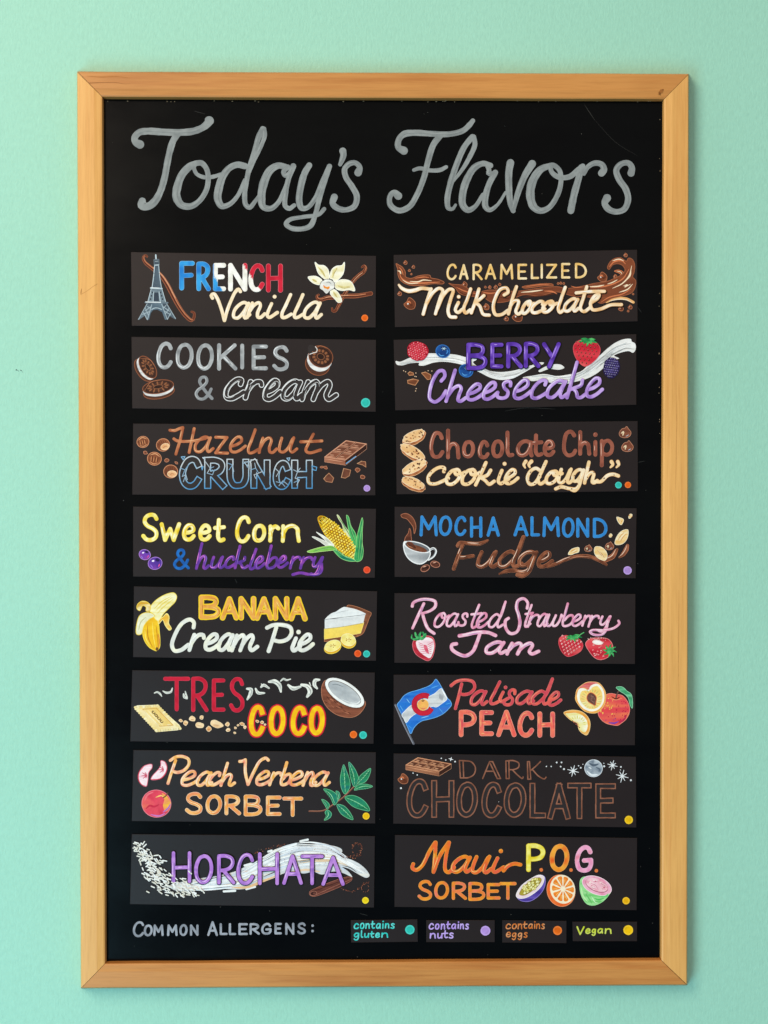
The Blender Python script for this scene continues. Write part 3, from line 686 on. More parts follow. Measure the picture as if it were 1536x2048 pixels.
K.word('o 790 872 312 408;c 848 946 314 404;o 912 1012 312 400;a 1042 1152 298 394', 23,
       [(1.34, 0.14, 0.16, (28, 20, 17)), (1.0, 0, 0, (226, 168, 108)), (0.86, -0.05, -0.05, MLK), (0.26, -0.2, -0.12, (255, 252, 244), 0.8)], SCRIPT, 0.28,
       extra=[('S', [(54, 226, .7), (72, 246, 1), (110, 262, 1.2), (150, 258, 1.2), (190, 246, 1.1), (246, 252, 1)]),
              ('S', [(248, 250), (224, 320), (200, 402)]), ('S', [(216, 344), (258, 274), (296, 246), (318, 258), (304, 300), (274, 400)]), ('S', [(284, 372), (320, 292), (358, 252), (380, 256), (366, 310), (350, 380), (362, 416), (396, 420)]),
              ('S', [(412, 332), (394, 378), (410, 392), (436, 372)]), ('S', [(414, 297)]), ('S', [(486, 250), (466, 310), (444, 372), (456, 394), (484, 376)]),
              ('S', [(536, 250), (516, 320), (490, 394)]), ('S', [(566, 290), (542, 312), (514, 332)]), ('S', [(514, 332), (540, 352), (562, 402), (598, 408)]),
              ('S', [(688, 286), (712, 268), (702, 244), (666, 252), (636, 300), (622, 360), (636, 404), (672, 404), (712, 378)]), ('S', [(762, 236), (740, 300), (714, 400)]), ('S', [(724, 354), (750, 322), (774, 322), (770, 352), (758, 386), (772, 402), (798, 384)]),
              ('S', [(1056, 240), (1030, 312), (1014, 370), (1024, 392), (1050, 372)]), ('S', [(1186, 236), (1166, 300), (1148, 370), (1168, 386), (1208, 360)]), ('S', [(1122, 274), (1200, 266), (1292, 264)]),
              ('S', [(1212, 332), (1252, 304), (1260, 284), (1236, 290), (1208, 336), (1220, 374), (1270, 370), (1330, 346), (1394, 344)])], level=2, label='cream script words Milk Chocolate')

# ================================================================ 3 cookies and cream
K = Card((255, 670), [(25, 12), (1497, 30), (1495, 463), (30, 443)], 'dark card lettered COOKIES & cream in grey and white, with chocolate sandwich cookies')
SIL = mot3((120, 122, 124), (176, 178, 178), (140, 142, 144), 34)
K.word('C 174 272 40 206;O 290 398 46 208;O 414 520 50 214;K 540 662 50 214;I 676 706 52 208;E 748 846 58 212;S 872 974 62 218', 25,
       [(1, 0, 0, SIL), (0.24, -0.30, -0.10, (226, 228, 228), 0.9), (0.16, 0.32, 0.1, (206, 208, 208), 0.8)], CAPS, label='silver grey capitals COOKIES')
K.word('& 404 518 244 394', 20, [(1, 0, 0, (138, 140, 142)), (0.2, -0.3, -0.1, (190, 192, 192), 0.8)], CAPS, label='grey ampersand')
K.word('c 582 720 250 400;r 706 826 262 394;e 818 938 258 404;a 922 1072 262 400;m 1048 1280 262 404', 36,
       [(1.0, 0, 0, (226, 226, 224)), (0.70, 0, 0, (52, 46, 45)), (0.12, -0.24, -0.2, (240, 240, 238), 0.8), (0.10, 0.22, 0.15, (200, 200, 198), 0.5)], SCRIPT, 0.24, label='white outlined script word cream')
def sandwich_cookie(K, cx, cy, a, b_, rot, bite=None):
    P = K.pen(); ca, sa = math.cos(math.radians(rot)), math.sin(math.radians(rot))
    def tr(x, y): return (cx + x * ca - y * sa, cy + x * sa + y * ca)
    DC, DL = (58, 34, 26), (146, 84, 54)
    P.ell(*tr(0, b_ * .80), a, b_, rot, (82, 48, 34), DL, 4)
    P.poly([tr(-a * .98, b_ * .05), tr(-a * .92, b_ * .78), tr(-a * .5, b_ * 1.26), tr(0, b_ * 1.42), tr(a * .5, b_ * 1.28), tr(a * .92, b_ * .78), tr(a * .98, b_ * .05), tr(0, b_ * .5)], mot((238, 236, 232), (186, 186, 186), 12))
    P.ell(cx, cy, a, b_, rot, mot(DC, (84, 50, 36), 16), DL, 4)
    P.ell(cx, cy, a * .86, b_ * .82, rot, (46, 26, 20)); P.ell(cx, cy, a * .78, b_ * .73, rot, mot(DC, (84, 50, 36), 10))
    for k in range(12):
        th = k * math.pi / 6; P.ell(*tr(a * .58 * math.cos(th), b_ * .55 * math.sin(th)), a * .13, b_ * .12, rot + math.degrees(th), (142, 88, 56), n=8)
    P.ell(cx, cy, a * .30, b_ * .28, rot, (44, 26, 20), (150, 94, 62), 3)
    P.stroke([tr(-a * .9, b_ * .2), tr(-a * .4, -b_ * .88), tr(a * .3, -b_ * .95)], 3, (186, 116, 78), taper='both')
    if bite: bite(P)
    P.build('sandwich_cookie_drawing', K.o)
sandwich_cookie(K, 122, 194, 76, 40, 56); sandwich_cookie(K, 184, 312, 94, 40, -10)
def bite(P):
    for u, v, r in ((1106, 78, 20), (1124, 84, 16), (1100, 98, 14)): P.ell(u, v, r, col=(51, 45, 44), n=14)
    P.stroke([(1132, 70), (1142, 86), (1138, 102), (1118, 108), (1098, 116)], 5, (222, 216, 208))
sandwich_cookie(K, 1164, 130, 74, 64, 22, bite)
K.dot(1434, 408, 28, TEAL, 'teal dot for gluten')

# ================================================================ 4 berry cheesecake
K = Card((780, 665), [(22, 45), (1482, 11), (1482, 436), (32, 470)], 'dark card lettered BERRY Cheesecake in purples over a white cream ribbon with berries')
CR = mot3((244, 243, 238), (226, 225, 220), (250, 250, 248), 40)
P = K.pen(0)
P.poly([(34, 172), (60, 176), (110, 156), (160, 138), (230, 126), (320, 128), (400, 134), (470, 150), (520, 140), (530, 150), (516, 168), (500, 176), (520, 200), (580, 226), (660, 238), (740, 230), (830, 206), (900, 180), (928, 182), (920, 192), (870, 206), (800, 246), (740, 276), (680, 286), (610, 274), (540, 240), (470, 206), (400, 186), (320, 176), (260, 182), (200, 200), (172, 196), (176, 184), (120, 186), (70, 198), (40, 192)], CR)
P.poly([(800, 272), (860, 260), (930, 250), (1000, 262), (1080, 252), (1150, 234), (1200, 190), (1262, 140), (1310, 96), (1360, 60), (1410, 40), (1452, 40), (1456, 54), (1476, 66), (1480, 100), (1464, 122), (1440, 112), (1400, 118), (1350, 140), (1370, 150), (1380, 156), (1330, 172), (1290, 210), (1240, 250), (1180, 280), (1120, 296), (1060, 310), (980, 304), (900, 290), (850, 292)], CR)
P.poly([(894, 232), (930, 208), (980, 192), (1030, 194), (1050, 212), (1020, 224), (960, 220), (900, 238)], CR)
for q, w in (([(210, 156), (300, 146), (400, 160), (460, 176)], 4), ([(540, 226), (620, 254), (700, 262), (780, 246), (840, 216)], 5), ([(600, 250), (690, 272), (760, 258)], 4), ([(60, 188), (120, 172), (170, 160)], 3), ([(880, 276), (980, 284), (1080, 276), (1160, 250), (1230, 200)], 4), ([(1200, 214), (1270, 160), (1330, 108), (1400, 76), (1450, 66)], 5), ([(1240, 220), (1300, 170), (1350, 128), (1420, 96), (1470, 100)], 6), ([(1180, 250), (1250, 200), (1290, 180)], 4), ([(1300, 150), (1340, 130), (1400, 106)], 4)):
    P.stroke(q, w, (158, 158, 154), taper='both')
R = random.Random(6)
for fl, hw_ in (([(60, 184), (130, 168), (210, 152), (300, 152), (390, 160), (470, 186), (540, 216), (620, 254), (690, 266), (760, 252), (850, 212)], 20), ([(860, 272), (940, 268), (1020, 282), (1100, 274), (1170, 244), (1230, 200), (1290, 150), (1350, 104), (1430, 72)], 26)):
    for k in range(34):
        i0 = R.randrange(0, len(fl) - 2); f = R.uniform(-.9, .9)
        q = [(fl[i][0] + R.uniform(-6, 6), fl[i][1] + f * hw_ * .8) for i in range(i0, min(len(fl), i0 + 3))]
        P.stroke(q, R.uniform(2, 6), R.choice([(250, 250, 248), (250, 250, 248), (214, 214, 210), (190, 190, 188)]), taper='both')
P.build('cream_ribbon_drawing', K.o, label='sweeping ribbon of white cream')
def drupelets(K, name, cx, cy, rx, ry, rot, base, hi, edge, n, seed):
    P = K.pen(3); R = random.Random(seed); a = math.radians(rot)
    P.ell(cx, cy, rx, ry, rot, base, edge, 4, n=22, wob=.04)
    k = 0
    for j in range(-n, n + 1):
        for i in range(-n, n + 1):
            x = (i + (.5 if j % 2 else 0)) / (n + .2); y = j * .92 / (n + .2)
            if x * x + y * y > .84: continue
            u = cx + x * rx * math.cos(a) - y * ry * math.sin(a); v = cy + x * rx * math.sin(a) + y * ry * math.cos(a)
            r = rx * .54 / n
            P.ell(u, v, r, r, 0, mx(edge, hi, R.uniform(.1, .6)), n=10); P.ell(u - r * .25, v - r * .3, r * .3, col=mx(hi, WHITE, R.uniform(.2, .9)), n=7)
    P.build(name, K.o)
drupelets(K, 'raspberry_drawing', 167, 113, 63, 55, 20, (120, 12, 32), (230, 84, 96), (186, 26, 48), 4, 1)
drupelets(K, 'blackberry_drawing', 1334, 212, 48, 62, 8, (22, 16, 40), (104, 92, 164), (44, 34, 80), 4, 2)
def blueberry(K, cx, cy, r, c0=(30, 92, 170), c1=(84, 158, 220), name='blueberry_drawing', star=True):
    P = K.pen(3); P.ell(cx, cy, r, r * .9, 20, mot(c0, mx(c0, (10, 20, 60), .5), r * .7), mx(c0, c1, .4), 4)
    P.stroke([(cx - r * .6, cy + r * .3), (cx - r * .3, cy + r * .62), (cx + r * .2, cy + r * .6)], r * .16, c1, taper='both')
    P.stroke([(cx + r * .5, cy - r * .3), (cx + r * .7, cy), (cx + r * .5, cy + r * .4)], r * .2, mx(c0, c1, .6), taper='both')
    if star:
        P.ell(cx + r * .15, cy - r * .38, r * .42, r * .24, 15, mx(c0, (10, 14, 40), .75))
        for k in range(6):
            th = k * 1.047; P.stroke([(cx + r * .15, cy - r * .38), (cx + r * .15 + r * .44 * math.cos(th), cy - r * .38 + r * .3 * math.sin(th))], r * .09, (186, 220, 240), taper='end')
    P.build(name, K.o)
blueberry(K, 318, 113, 42); blueberry(K, 458, 230, 42)
def strawberry(K, cx, cy, rx, ry, rot, leaf_rot=0, stem=None, name='strawberry_drawing', big=True, red=(206, 40, 56)):
    P = K.pen(3); a = math.radians(rot); ca, sa = math.cos(a), math.sin(a)
    def tr(x, y): return (cx + x * rx * ca - y * ry * sa, cy + x * rx * sa + y * ry * ca)
    P.poly([tr(-.1, -.92), tr(.55, -.94), tr(.96, -.55), tr(.98, 0), tr(.6, .6), tr(.05, 1), tr(-.5, .72), tr(-.95, .05), tr(-1, -.5), tr(-.6, -.9)], mot3(mx(red, (120, 10, 30), .5), red, (240, 108, 104), rx * .5), True, mx(red, (255, 190, 180), .35), 3)
    R = random.Random(int(cx)); n = 9
    for j in range(7):
        for i in range(6):
            x = -.85 + i * .32 + (.16 if j % 2 else 0); y = -.75 + j * .25
            if abs(x) > .86 - max(0, y) * .72: continue
            u, v = tr(x, y)
            if big: P.ell(u, v, 4.2, 5.2, rot, (92, 10, 24), n=7); P.ell(u - 1.2, v - 1.5, 1.5, 2, rot, (246, 178, 140), n=5)
            else: P.ell(u, v, 6.0, 6.6, rot, mx((246, 132, 130), (250, 190, 186), R.random()), n=7); P.ell(u + 2, v + 2, 2.6, 3, rot, (112, 14, 30), n=5)
    hx, hy = tr(0, -.96)
    lr = math.radians(leaf_rot)
    for k in range(7):
        th = lr + math.pi * (k / 6.0) * 1.15 - .15; ln = rx * (.72 if k % 2 else .55)
        e = (hx + ln * math.cos(th), hy + ln * .62 * math.sin(th) - 2)
        P.stroke([(hx, hy, 1.1), ((hx + e[0]) / 2, (hy + e[1]) / 2 - 3, 1.0), (e[0], e[1], .25)], rx * .22, mot((26, 128, 66), (92, 190, 104), 10))
    if stem: P.stroke(stem, 6, (58, 160, 84)); P.stroke(stem, 2, (140, 214, 140), off=(-1, -1))
    P.build(name, K.o)
strawberry(K, 1182, 124, 80, 80, 8, 0, None)
K.word('B 460 586 62 226;E 604 684 62 216;R 700 800 58 216;R 806 906 56 214;Y 916 1028 58 216', 26,
       [(1.35, 0.06, 0.06, (22, 14, 26)), (1, 0, 0, mot3((74, 40, 140), (98, 58, 172), (128, 92, 200), 22)), (0.22, -0.26, -0.05, (184, 150, 232), 0.85), (0.12, 0.28, 0.1, (160, 124, 216), 0.6)], CAPS, level=5, label='deep purple capitals BERRY')
LAV = mot3((150, 112, 190), (186, 146, 218), (206, 176, 232), 30)
K.word('h 340 474 308 424;e 462 574 300 416;e 558 662 290 412;s 640 756 284 406;e 744 862 276 408;c 848 964 276 406;a 938 1084 278 402;k 1070 1196 272 402;e 1180 1292 264 398', 23,
       [(1.14, 0.04, 0.04, (70, 46, 92)), (1, 0, 0, LAV), (0.26, -0.24, -0.12, (230, 214, 246), 0.9), (0.12, 0.25, 0.2, (112, 74, 156), 0.7)], SCRIPT, 0.26,
       extra=[('S', [(308, 292), (330, 262), (322, 232), (296, 232), (262, 280), (240, 350), (240, 400), (270, 418), (312, 390), (336, 352)])], level=6, label='lavender script word Cheesecake')
def chunk(K, pts, c=(150, 88, 54), name='brownie_chunk_drawing'):
    P = K.pen(0); P.poly(pts, mot(c, mx(c, (60, 30, 20), .5), 12), False, mx(c, (240, 180, 130), .5), 4); P.stroke(pts[:2], 4, mx(c, (250, 200, 150), .6)); P.build(name, K.o)
chunk(K, [(108, 246), (120, 236), (140, 244), (142, 256), (116, 258)]); chunk(K, [(190, 244), (214, 238), (246, 256), (244, 280), (226, 284)]); chunk(K, [(106, 288), (140, 280), (172, 288), (152, 318), (108, 306)])
P = K.pen(0)
for u, v in ((82, 230), (94, 236), (156, 244), (150, 264), (158, 266), (230, 230), (252, 232), (158, 338), (154, 352)): P.ell(u, v, 3.5, 3, 0, (232, 196, 160), n=7)
P.build('crumb_speck', K.o)

# ================================================================ 5 hazelnut crunch
K = Card((255, 840), [(35, 22), (1490, 32), (1493, 454), (30, 450)], 'dark card lettered brown Hazelnut over CRUNCH in cracked blue outline, with hazelnuts')
HZ = mot3((150, 82, 52), (184, 106, 68), (206, 140, 96), 26)
K.word('a 396 530 92 202;z 528 612 96 208;e 612 722 92 204;l 712 800 117 208;n 790 912 96 206;u 908 1034 96 204;t 1030 1176 118 208'.replace('z 528 612 96 208;', ''), 22,
       [(1, 0, 0, (100, 50, 32)), (0.86, -.04, -.04, HZ), (0.22, -0.22, -0.16, (232, 176, 128), 0.95), (0.14, .2, .2, (216, 150, 104), .5)], SCRIPT, 0.14,
       extra=[('S', [(256, 62), (284, 64), (314, 52), (334, 46)]), ('S', [(334, 48), (318, 120), (300, 180), (292, 206)]), ('S', [(402, 52), (388, 120), (372, 196)]), ('S', [(280, 114), (300, 126), (380, 128), (470, 112)]),
              ('S', [(532, 104), (600, 106)]), ('S', [(600, 106), (566, 150), (532, 198)]), ('S', [(532, 198), (604, 200)])], label='brown script word Hazelnut')
def crunch_c(u, v): return mx((196, 204, 208), (78, 142, 190), (v - 262) / 150.0 + .35 * (vnoise(u / 30, v / 30) - .5) + (.2 if (u % 140) > 80 else -.1))
P = K.pen(1)
P.sq = True
P.letters('C 310 446 216 418;R 462 596 222 416;U 596 734 232 416;N 740 862 236 416;C 874 982 240 420;H 986 1116 238 416', 42, [(1, 0, 0, crunch_c), (0.68, 0, 0, (50, 44, 43))], CAPS)
P.sq = False
for q in ([(318, 290), (346, 300), (330, 340)], [(330, 340), (352, 330), (360, 360)], [(346, 300), (366, 272)], [(352, 330), (336, 372)], [(470, 252), (498, 290), (480, 320)], [(498, 290), (520, 282)], [(480, 320), (512, 330), (524, 300)], [(604, 260), (632, 270), (612, 300)], [(632, 270), (640, 310)], [(700, 262), (724, 250), (722, 286)], [(744, 300), (772, 290), (790, 320)], [(772, 290), (766, 260)], [(790, 320), (762, 330), (772, 352)], [(790, 320), (812, 310)], [(890, 292), (912, 312), (896, 340)], [(896, 372), (930, 380), (948, 400)], [(912, 396), (936, 366), (964, 388)], [(1000, 300), (1024, 312), (1010, 350)], [(1024, 312), (1040, 290)], [(1010, 350), (1036, 360), (1020, 392)], [(1004, 376), (1036, 360)]):
    P.stroke(q, 4.5, mx((180, 190, 196), (120, 160, 190), rnd(q[0][0], 1)), smooth=False)
for q in ([(324, 222), (346, 220), (336, 240)], [(960, 230), (978, 228), (972, 246)], [(1110, 276), (1140, 284), (1136, 304), (1118, 300)], [(704, 254), (732, 252), (722, 280)], [(452, 226), (466, 224), (460, 234)], [(446, 284), (456, 280), (450, 300)]):
    P.poly(q, (50, 44, 43), False, mx((190, 200, 206), (96, 160, 204), rnd(q[0][1], 3)), 5)
P.build('lettering', K.o, label='blue outlined capitals CRUNCH with cracks')
def hazelnut(K, cx, cy, r, rot, half):
    P = K.pen(0); BN = (130, 72, 44)
    P.ell(cx, cy, r, r * .93, rot, mot3((92, 48, 30), BN, (166, 100, 64), r * .6), (206, 138, 98), 4, n=22)
    a = math.radians(rot); ca, sa = math.cos(a), math.sin(a)
    def tr(x, y): return (cx + x * r * ca - y * r * sa, cy + x * r * sa + y * r * ca)
    if half:
        P.ell(*tr(.2, .35), r * .66, r * .46, rot, mot((222, 160, 110), (240, 196, 146), 12), (250, 214, 170), 3); P.stroke([tr(-.1, .45), tr(.2, .3), tr(.5, .4)], 3, (166, 104, 66))
        for k in range(5): P.stroke([tr(-.7 + k * .3, -.85 + abs(k - 2) * .12), tr(-.6 + k * .28, -.2)], 3.5, (84, 44, 28), taper='both')
    else:
        P.stroke([tr(-.7, -.4), tr(0, -.72), tr(.7, -.4)], 5, (226, 164, 116), taper='both')
        for k in range(6): P.stroke([tr(-.5 + k * .2, -.3), tr(-.42 + k * .18, .5)], 4, (76, 40, 26) if k % 2 else (208, 142, 96), taper='both')
        P.stroke([tr(-.6, .5), tr(0, .74), tr(.6, .5)], 4, (220, 154, 108), taper='both')
    P.build('hazelnut_drawing', K.o)
hazelnut(K, 93, 132, 36, -10, False); hazelnut(K, 214, 150, 40, -20, True); hazelnut(K, 162, 233, 42, 10, False); hazelnut(K, 260, 310, 42, 0, True)
for u, v, r in ((108, 198, 12), (236, 244, 14), (294, 258, 9), (1170, 284, 8), (1192, 286, 11), (1386, 302, 14), (1416, 343, 13)):
    P = K.pen(0); P.ell(u, v, r, r * .75, 20, mot((150, 86, 58), (108, 58, 38), 8), (196, 130, 98), 3, n=9, wob=.25); P.build('crumb_drawing', K.o)
def choc_bar(K, o, ux, uy, thick, nx_, ny_, pal, blue=None):
    """o corner; ux, uy edge vectors of the top face"""
    P = K.pen(0); B_, D_, L_ = pal
    def pt(a, c, d=0): return (o[0] + ux[0] * a + uy[0] * c, o[1] + ux[1] * a + uy[1] * c + d)
    P.poly([pt(0, 1), pt(1, 1), pt(1, 0), pt(1, 0, thick), pt(1, 1, thick), pt(0, 1, thick)], mot(mx(B_, D_, .5), B_, 20), False, L_, 3)
    P.poly([pt(0, 1), pt(1, 1), pt(1, 1, thick), pt(0, 1, thick)], mot(B_, mx(B_, L_, .5), 16), False)
    P.poly([pt(1, 1), pt(1, 0), pt(1, 0, thick), pt(1, 1, thick)], D_, False)
    if blue: P.stroke([pt(1.0, .96, thick * .8), pt(1.0, .5, thick * .85)], 5, blue)
    P.poly([pt(0, 0), pt(1, 0), pt(1, 1), pt(0, 1)], D_, False, L_, 3.5)
    for i in range(nx_):
        for j in range(ny_):
            a0, a1 = (i + .07) / nx_, (i + .93) / nx_; c0, c1 = (j + .07) / ny_, (j + .93) / ny_
            P.poly([pt(a0, c0), pt(a1, c0), pt(a1, c1), pt(a0, c1)], mot(B_, mx(B_, D_, .5), 12), False, mx(B_, L_, .75), 2.6)
            P.stroke([pt(a0 + .03, c1 - .03), pt(a1 - .05, c1 - .05)], 3.5, L_, taper='both')
            P.stroke([pt(a0 + .12 / nx_, c0 + .5 / ny_), pt(a0 + .5 / nx_, c0 + .45 / ny_)], 4, mx(L_, WHITE, .1), taper='both')
    P.stroke([pt(.02, 1, thick * .4), pt(.9, 1, thick * .4)], 4, L_, taper='both')
    P.build('chocolate_bar_drawing', K.o)
choc_bar(K, (1316, 124), (124, 20), (-128, 98), 30, 2, 3, ((140, 82, 58), (52, 28, 22), (218, 156, 124)), (110, 170, 214))
for pts in ([(1384, 262), (1410, 248), (1434, 252), (1436, 284), (1416, 270)], [(1288, 346), (1302, 292), (1320, 296), (1344, 302), (1336, 336), (1312, 350)], [(1182, 354), (1196, 336), (1214, 320), (1242, 350), (1232, 376), (1196, 370)]):
    chunk(K, pts, (124, 74, 54), 'chocolate_chunk_drawing')
K.dot(1442, 411, 20, LILAC, 'lilac dot for nuts')

# ================================================================ 6 chocolate chip cookie dough
K = Card((780, 835), [(36, 38), (1490, 22), (1492, 444), (40, 463)], 'dark card lettered brown Chocolate Chip over speckled cookie dough, with four stacked cookies')
CC = mot3((124, 68, 54), (150, 84, 66), (166, 98, 78), 26)
CCP = [(1, 0, 0, (168, 100, 78)), (0.84, 0, 0, CC), (0.16, -0.2, -0.2, (236, 190, 168), 0.7)]
K.word('h 338 424 146 252;o 434 512 136 246;c 528 600 136 252;o 610 688 132 246;l 696 756 146 240;a 758 864 132 240;t 846 924 136 238;e 920 996 132 238;h 1134 1212 140 230;i 1224 1250 132 236;p 1264 1350 128 236', 25, CCP, PRINT, 0.0,
       extra=[('S', [(312, 124), (300, 98), (276, 94), (256, 130), (248, 190), (264, 234), (296, 234), (316, 208)]), ('S', [(1110, 108), (1092, 86), (1066, 94), (1050, 146), (1052, 206), (1074, 228), (1104, 220), (1116, 200)])], label='brown print words Chocolate Chip')
DG = mot3((252, 228, 186), (244, 204, 146), (252, 236, 208), 28)
P = K.pen(1)
P.letters('c 222 364 290 410;o 332 456 302 412;o 426 550 302 412;i 636 728 306 408;e 688 782 304 408;o 932 1042 312 408;u 1010 1116 300 404;g 1090 1180 304 398;h 1168 1262 320 404', 22,
          [(1.12, 0, 0, (206, 142, 84)), (0.98, -.02, -.02, DG), (0.2, -0.24, -0.12, (255, 246, 224), 0.6)], SCRIPT, 0.18,
          extra=[('S', [(578, 272), (548, 340), (516, 406)]), ('S', [(606, 318), (588, 346), (542, 364)]), ('S', [(548, 362), (574, 380), (598, 402), (628, 384)]), ('S', [(904, 320), (880, 306), (850, 320), (828, 362), (840, 400), (866, 400), (902, 356)]), ('S', [(940, 266), (916, 320), (892, 380), (906, 400), (940, 380)]),
          ('S', [(1236, 386), (1270, 386), (1310, 350), (1344, 342), (1376, 352)]), ('S', [(1136, 380), (1138, 410), (1120, 430), (1080, 428), (1030, 418), (998, 430)])])
for q in ([(818, 264), (806, 284), (814, 302)], [(852, 264), (836, 284), (842, 300)], [(1334, 266), (1342, 284), (1328, 300)], [(1372, 266), (1378, 284), (1364, 300)]):
    P.stroke([(q[0][0], q[0][1], 1.2), (q[1][0], q[1][1], 1.0), (q[2][0], q[2][1], .6)], 20, (206, 142, 84)); P.stroke([(q[0][0], q[0][1], 1.2), (q[1][0], q[1][1], 1.0), (q[2][0], q[2][1], .6)], 17, DG)
R = random.Random(9)
for u, v, t in ((248, 326, -60), (236, 360, 80), (256, 396, 20), (318, 300, 0), (330, 322, 40), (360, 330, -50), (350, 372, 80), (382, 400, 10), (416, 350, 70), (448, 340, -40), (470, 396, 10), (500, 330, -50), (520, 360, 70), (560, 300, 70), (540, 340, 80), (600, 380, 30), (660, 346, 75), (676, 396, 10), (724, 330, -40), (720, 392, 30), (756, 330, 70), (846, 330, -50), (838, 380, 80), (872, 398, 0), (928, 290, 70), (900, 350, 75), (960, 340, -60), (976, 392, 10), (1020, 350, 70), (1056, 380, 60), (1110, 350, -50), (1130, 400, 80), (1060, 424, 0), (1200, 310, 70), (1190, 360, 75), (1230, 330, 10), (1290, 366, -30), (1350, 346, 0), (1022, 420, 0), (1094, 430, 0)):
    P.ell(u, v, R.uniform(3, 7), R.uniform(2.2, 3.4), t, (116, 62, 36), n=8)
P.build('lettering', K.o, label='cream script words cookie dough in quotation marks, speckled with chips')
def big_cookie(K, cx, cy, a, b_, rot, seed):
    P = K.pen(0); P.ell(cx + 2, cy + 8, a, b_, rot, mot((150, 86, 48), (196, 122, 74), 14), (232, 176, 128), 3, n=24, wob=.05)
    P.ell(cx - 1, cy - 3, a * .97, b_ * .86, rot, mot3((250, 214, 162), (232, 178, 116), (252, 228, 186), 20), (252, 228, 196), 2.5, n=24, wob=.06)
    R = random.Random(seed); r_ = math.radians(rot)
    for k in range(15):
        x, y = R.uniform(-.75, .75) * a, R.uniform(-.6, .55) * b_
        P.ell(cx + x * math.cos(r_) - y * math.sin(r_), cy + x * math.sin(r_) + y * math.cos(r_) - 3, R.uniform(3, 8), R.uniform(2.5, 5), R.uniform(-60, 60), R.choice([(86, 48, 32), (120, 66, 40), (190, 124, 76)]), n=8, wob=.2)
    P.build('cookie_drawing', K.o)
big_cookie(K, 143, 116, 74, 36, -26, 1); big_cookie(K, 136, 208, 82, 36, 30, 2); big_cookie(K, 147, 300, 80, 36, -26, 3); big_cookie(K, 140, 396, 74, 34, 22, 4)
def choc_chip(K, cx, cy, s_):
    P = K.pen(0); P.poly([(cx - 36 * s_, cy + 8 * s_), (cx - 20 * s_, cy - 20 * s_), (cx + 2 * s_, cy - 28 * s_), (cx + 8 * s_, cy - 36 * s_), (cx + 22 * s_, cy - 20 * s_), (cx + 36 * s_, cy + 2 * s_), (cx + 26 * s_, cy + 24 * s_), (cx - 4 * s_, cy + 32 * s_), (cx - 28 * s_, cy + 24 * s_)], mot3((70, 36, 28), (120, 66, 48), (150, 90, 64), 16), True, (196, 134, 104), 3)
    P.stroke([(cx - 24 * s_, cy + 6 * s_), (cx - 10 * s_, cy - 4 * s_), (cx - 14 * s_, cy + 20 * s_)], 10 * s_, (232, 208, 170), taper='both'); P.stroke([(cx + 4 * s_, cy + 24 * s_), (cx + 22 * s_, cy + 14 * s_)], 4, (180, 186, 192), taper='both')
    P.build('chocolate_chip_drawing', K.o)
choc_chip(K, 1416, 90, 1); choc_chip(K, 1430, 174, .98)
K.dot(1376, 407, 20, TEAL, 'teal dot for gluten'); K.dot(1433, 406, 19, ORANGE, 'orange dot for eggs')

# ================================================================ 7 sweet corn and huckleberry
K = Card((255, 1005), [(35, 25), (1497, 38), (1490, 453), (35, 446)], 'dark card lettered yellow Sweet Corn and purple huckleberry, with a corn cob')
YL = mot3((248, 226, 96), (250, 240, 178), (240, 206, 40), 34)
K.word('S 84 190 62 238;w 192 322 118 238;e 328 412 124 236;e 426 508 126 236;t 514 592 134 242;C 648 742 76 246;o 750 836 128 242;r 848 920 130 242;n 924 1046 128 244', 27,
       [(1, 0, 0, (232, 196, 40)), (0.88, 0, 0, YL), (0.3, -.2, -.1, (252, 246, 210), .8), (0.2, .26, .1, (236, 190, 20), .7)], dict(PRINT, S=CAPS['S'], C=CAPS['C']), 0.03, label='yellow print words Sweet Corn')
K.word('& 274 376 276 406', 20, [(1, 0, 0, (24, 84, 150)), (.8, 0, 0, mot((30, 110, 190), (24, 84, 160), 14))], CAPS, label='blue ampersand')
HU = mot3((84, 46, 140), (112, 58, 158), (150, 70, 170), 30)
K.word('h 414 502 312 406;u 500 596 318 402;c 584 660 318 400;k 646 738 318 402;l 728 786 330 408;e 764 836 316 404;b 834 918 318 404;e 902 974 314 400;r 978 1052 318 404;r 1040 1124 320 404;y 1112 1192 320 400', 19,
       [(1, 0, 0, HU), (0.24, -.34, -.06, (226, 130, 214), .95), (0.14, .36, .06, (150, 120, 210), .7)], SCRIPT, 0.2,
       extra=[('S', [(1170, 370), (1168, 412), (1150, 430), (1090, 432), (1040, 424), (996, 434)])], label='purple script word huckleberry')
def huckle(cx, cy, r, tilt):
    P = K.pen(0); P.ell(cx, cy, r * 1.05, r * .92, tilt, mot3((60, 40, 130), (112, 62, 170), (196, 60, 130), r * .7), (186, 140, 220), 3, n=22)
    P.ell(cx + r * .35, cy - r * .5, r * .32, r * .24, 20, (40, 24, 80)); P.ell(cx - r * .3, cy - r * .35, r * .2, r * .14, -20, (246, 232, 246)); P.stroke([(cx + r * .5, cy + r * .55), (cx + r * .7, cy + r * .1)], r * .2, (226, 80, 150), taper='both')
    P.stroke([(cx - r * .7, cy + r * .2), (cx - r * .3, cy + r * .7)], r * .15, (150, 110, 210), taper='both'); P.build('huckleberry_drawing', K.o)
huckle(104, 314, 33, 20); huckle(166, 366, 40, -15)
P = K.pen(0); G1, G2, GL = (30, 130, 78), (78, 178, 96), (150, 214, 130)
def leafp(pts, c1, c2, edge): P.poly(pts, mot(c1, c2, 26), True, edge, 3)
leafp([(1262, 74), (1272, 80), (1300, 130), (1330, 172), (1346, 210), (1330, 214), (1304, 176), (1292, 130), (1270, 96)], (166, 196, 120), (224, 226, 176), (226, 226, 180))
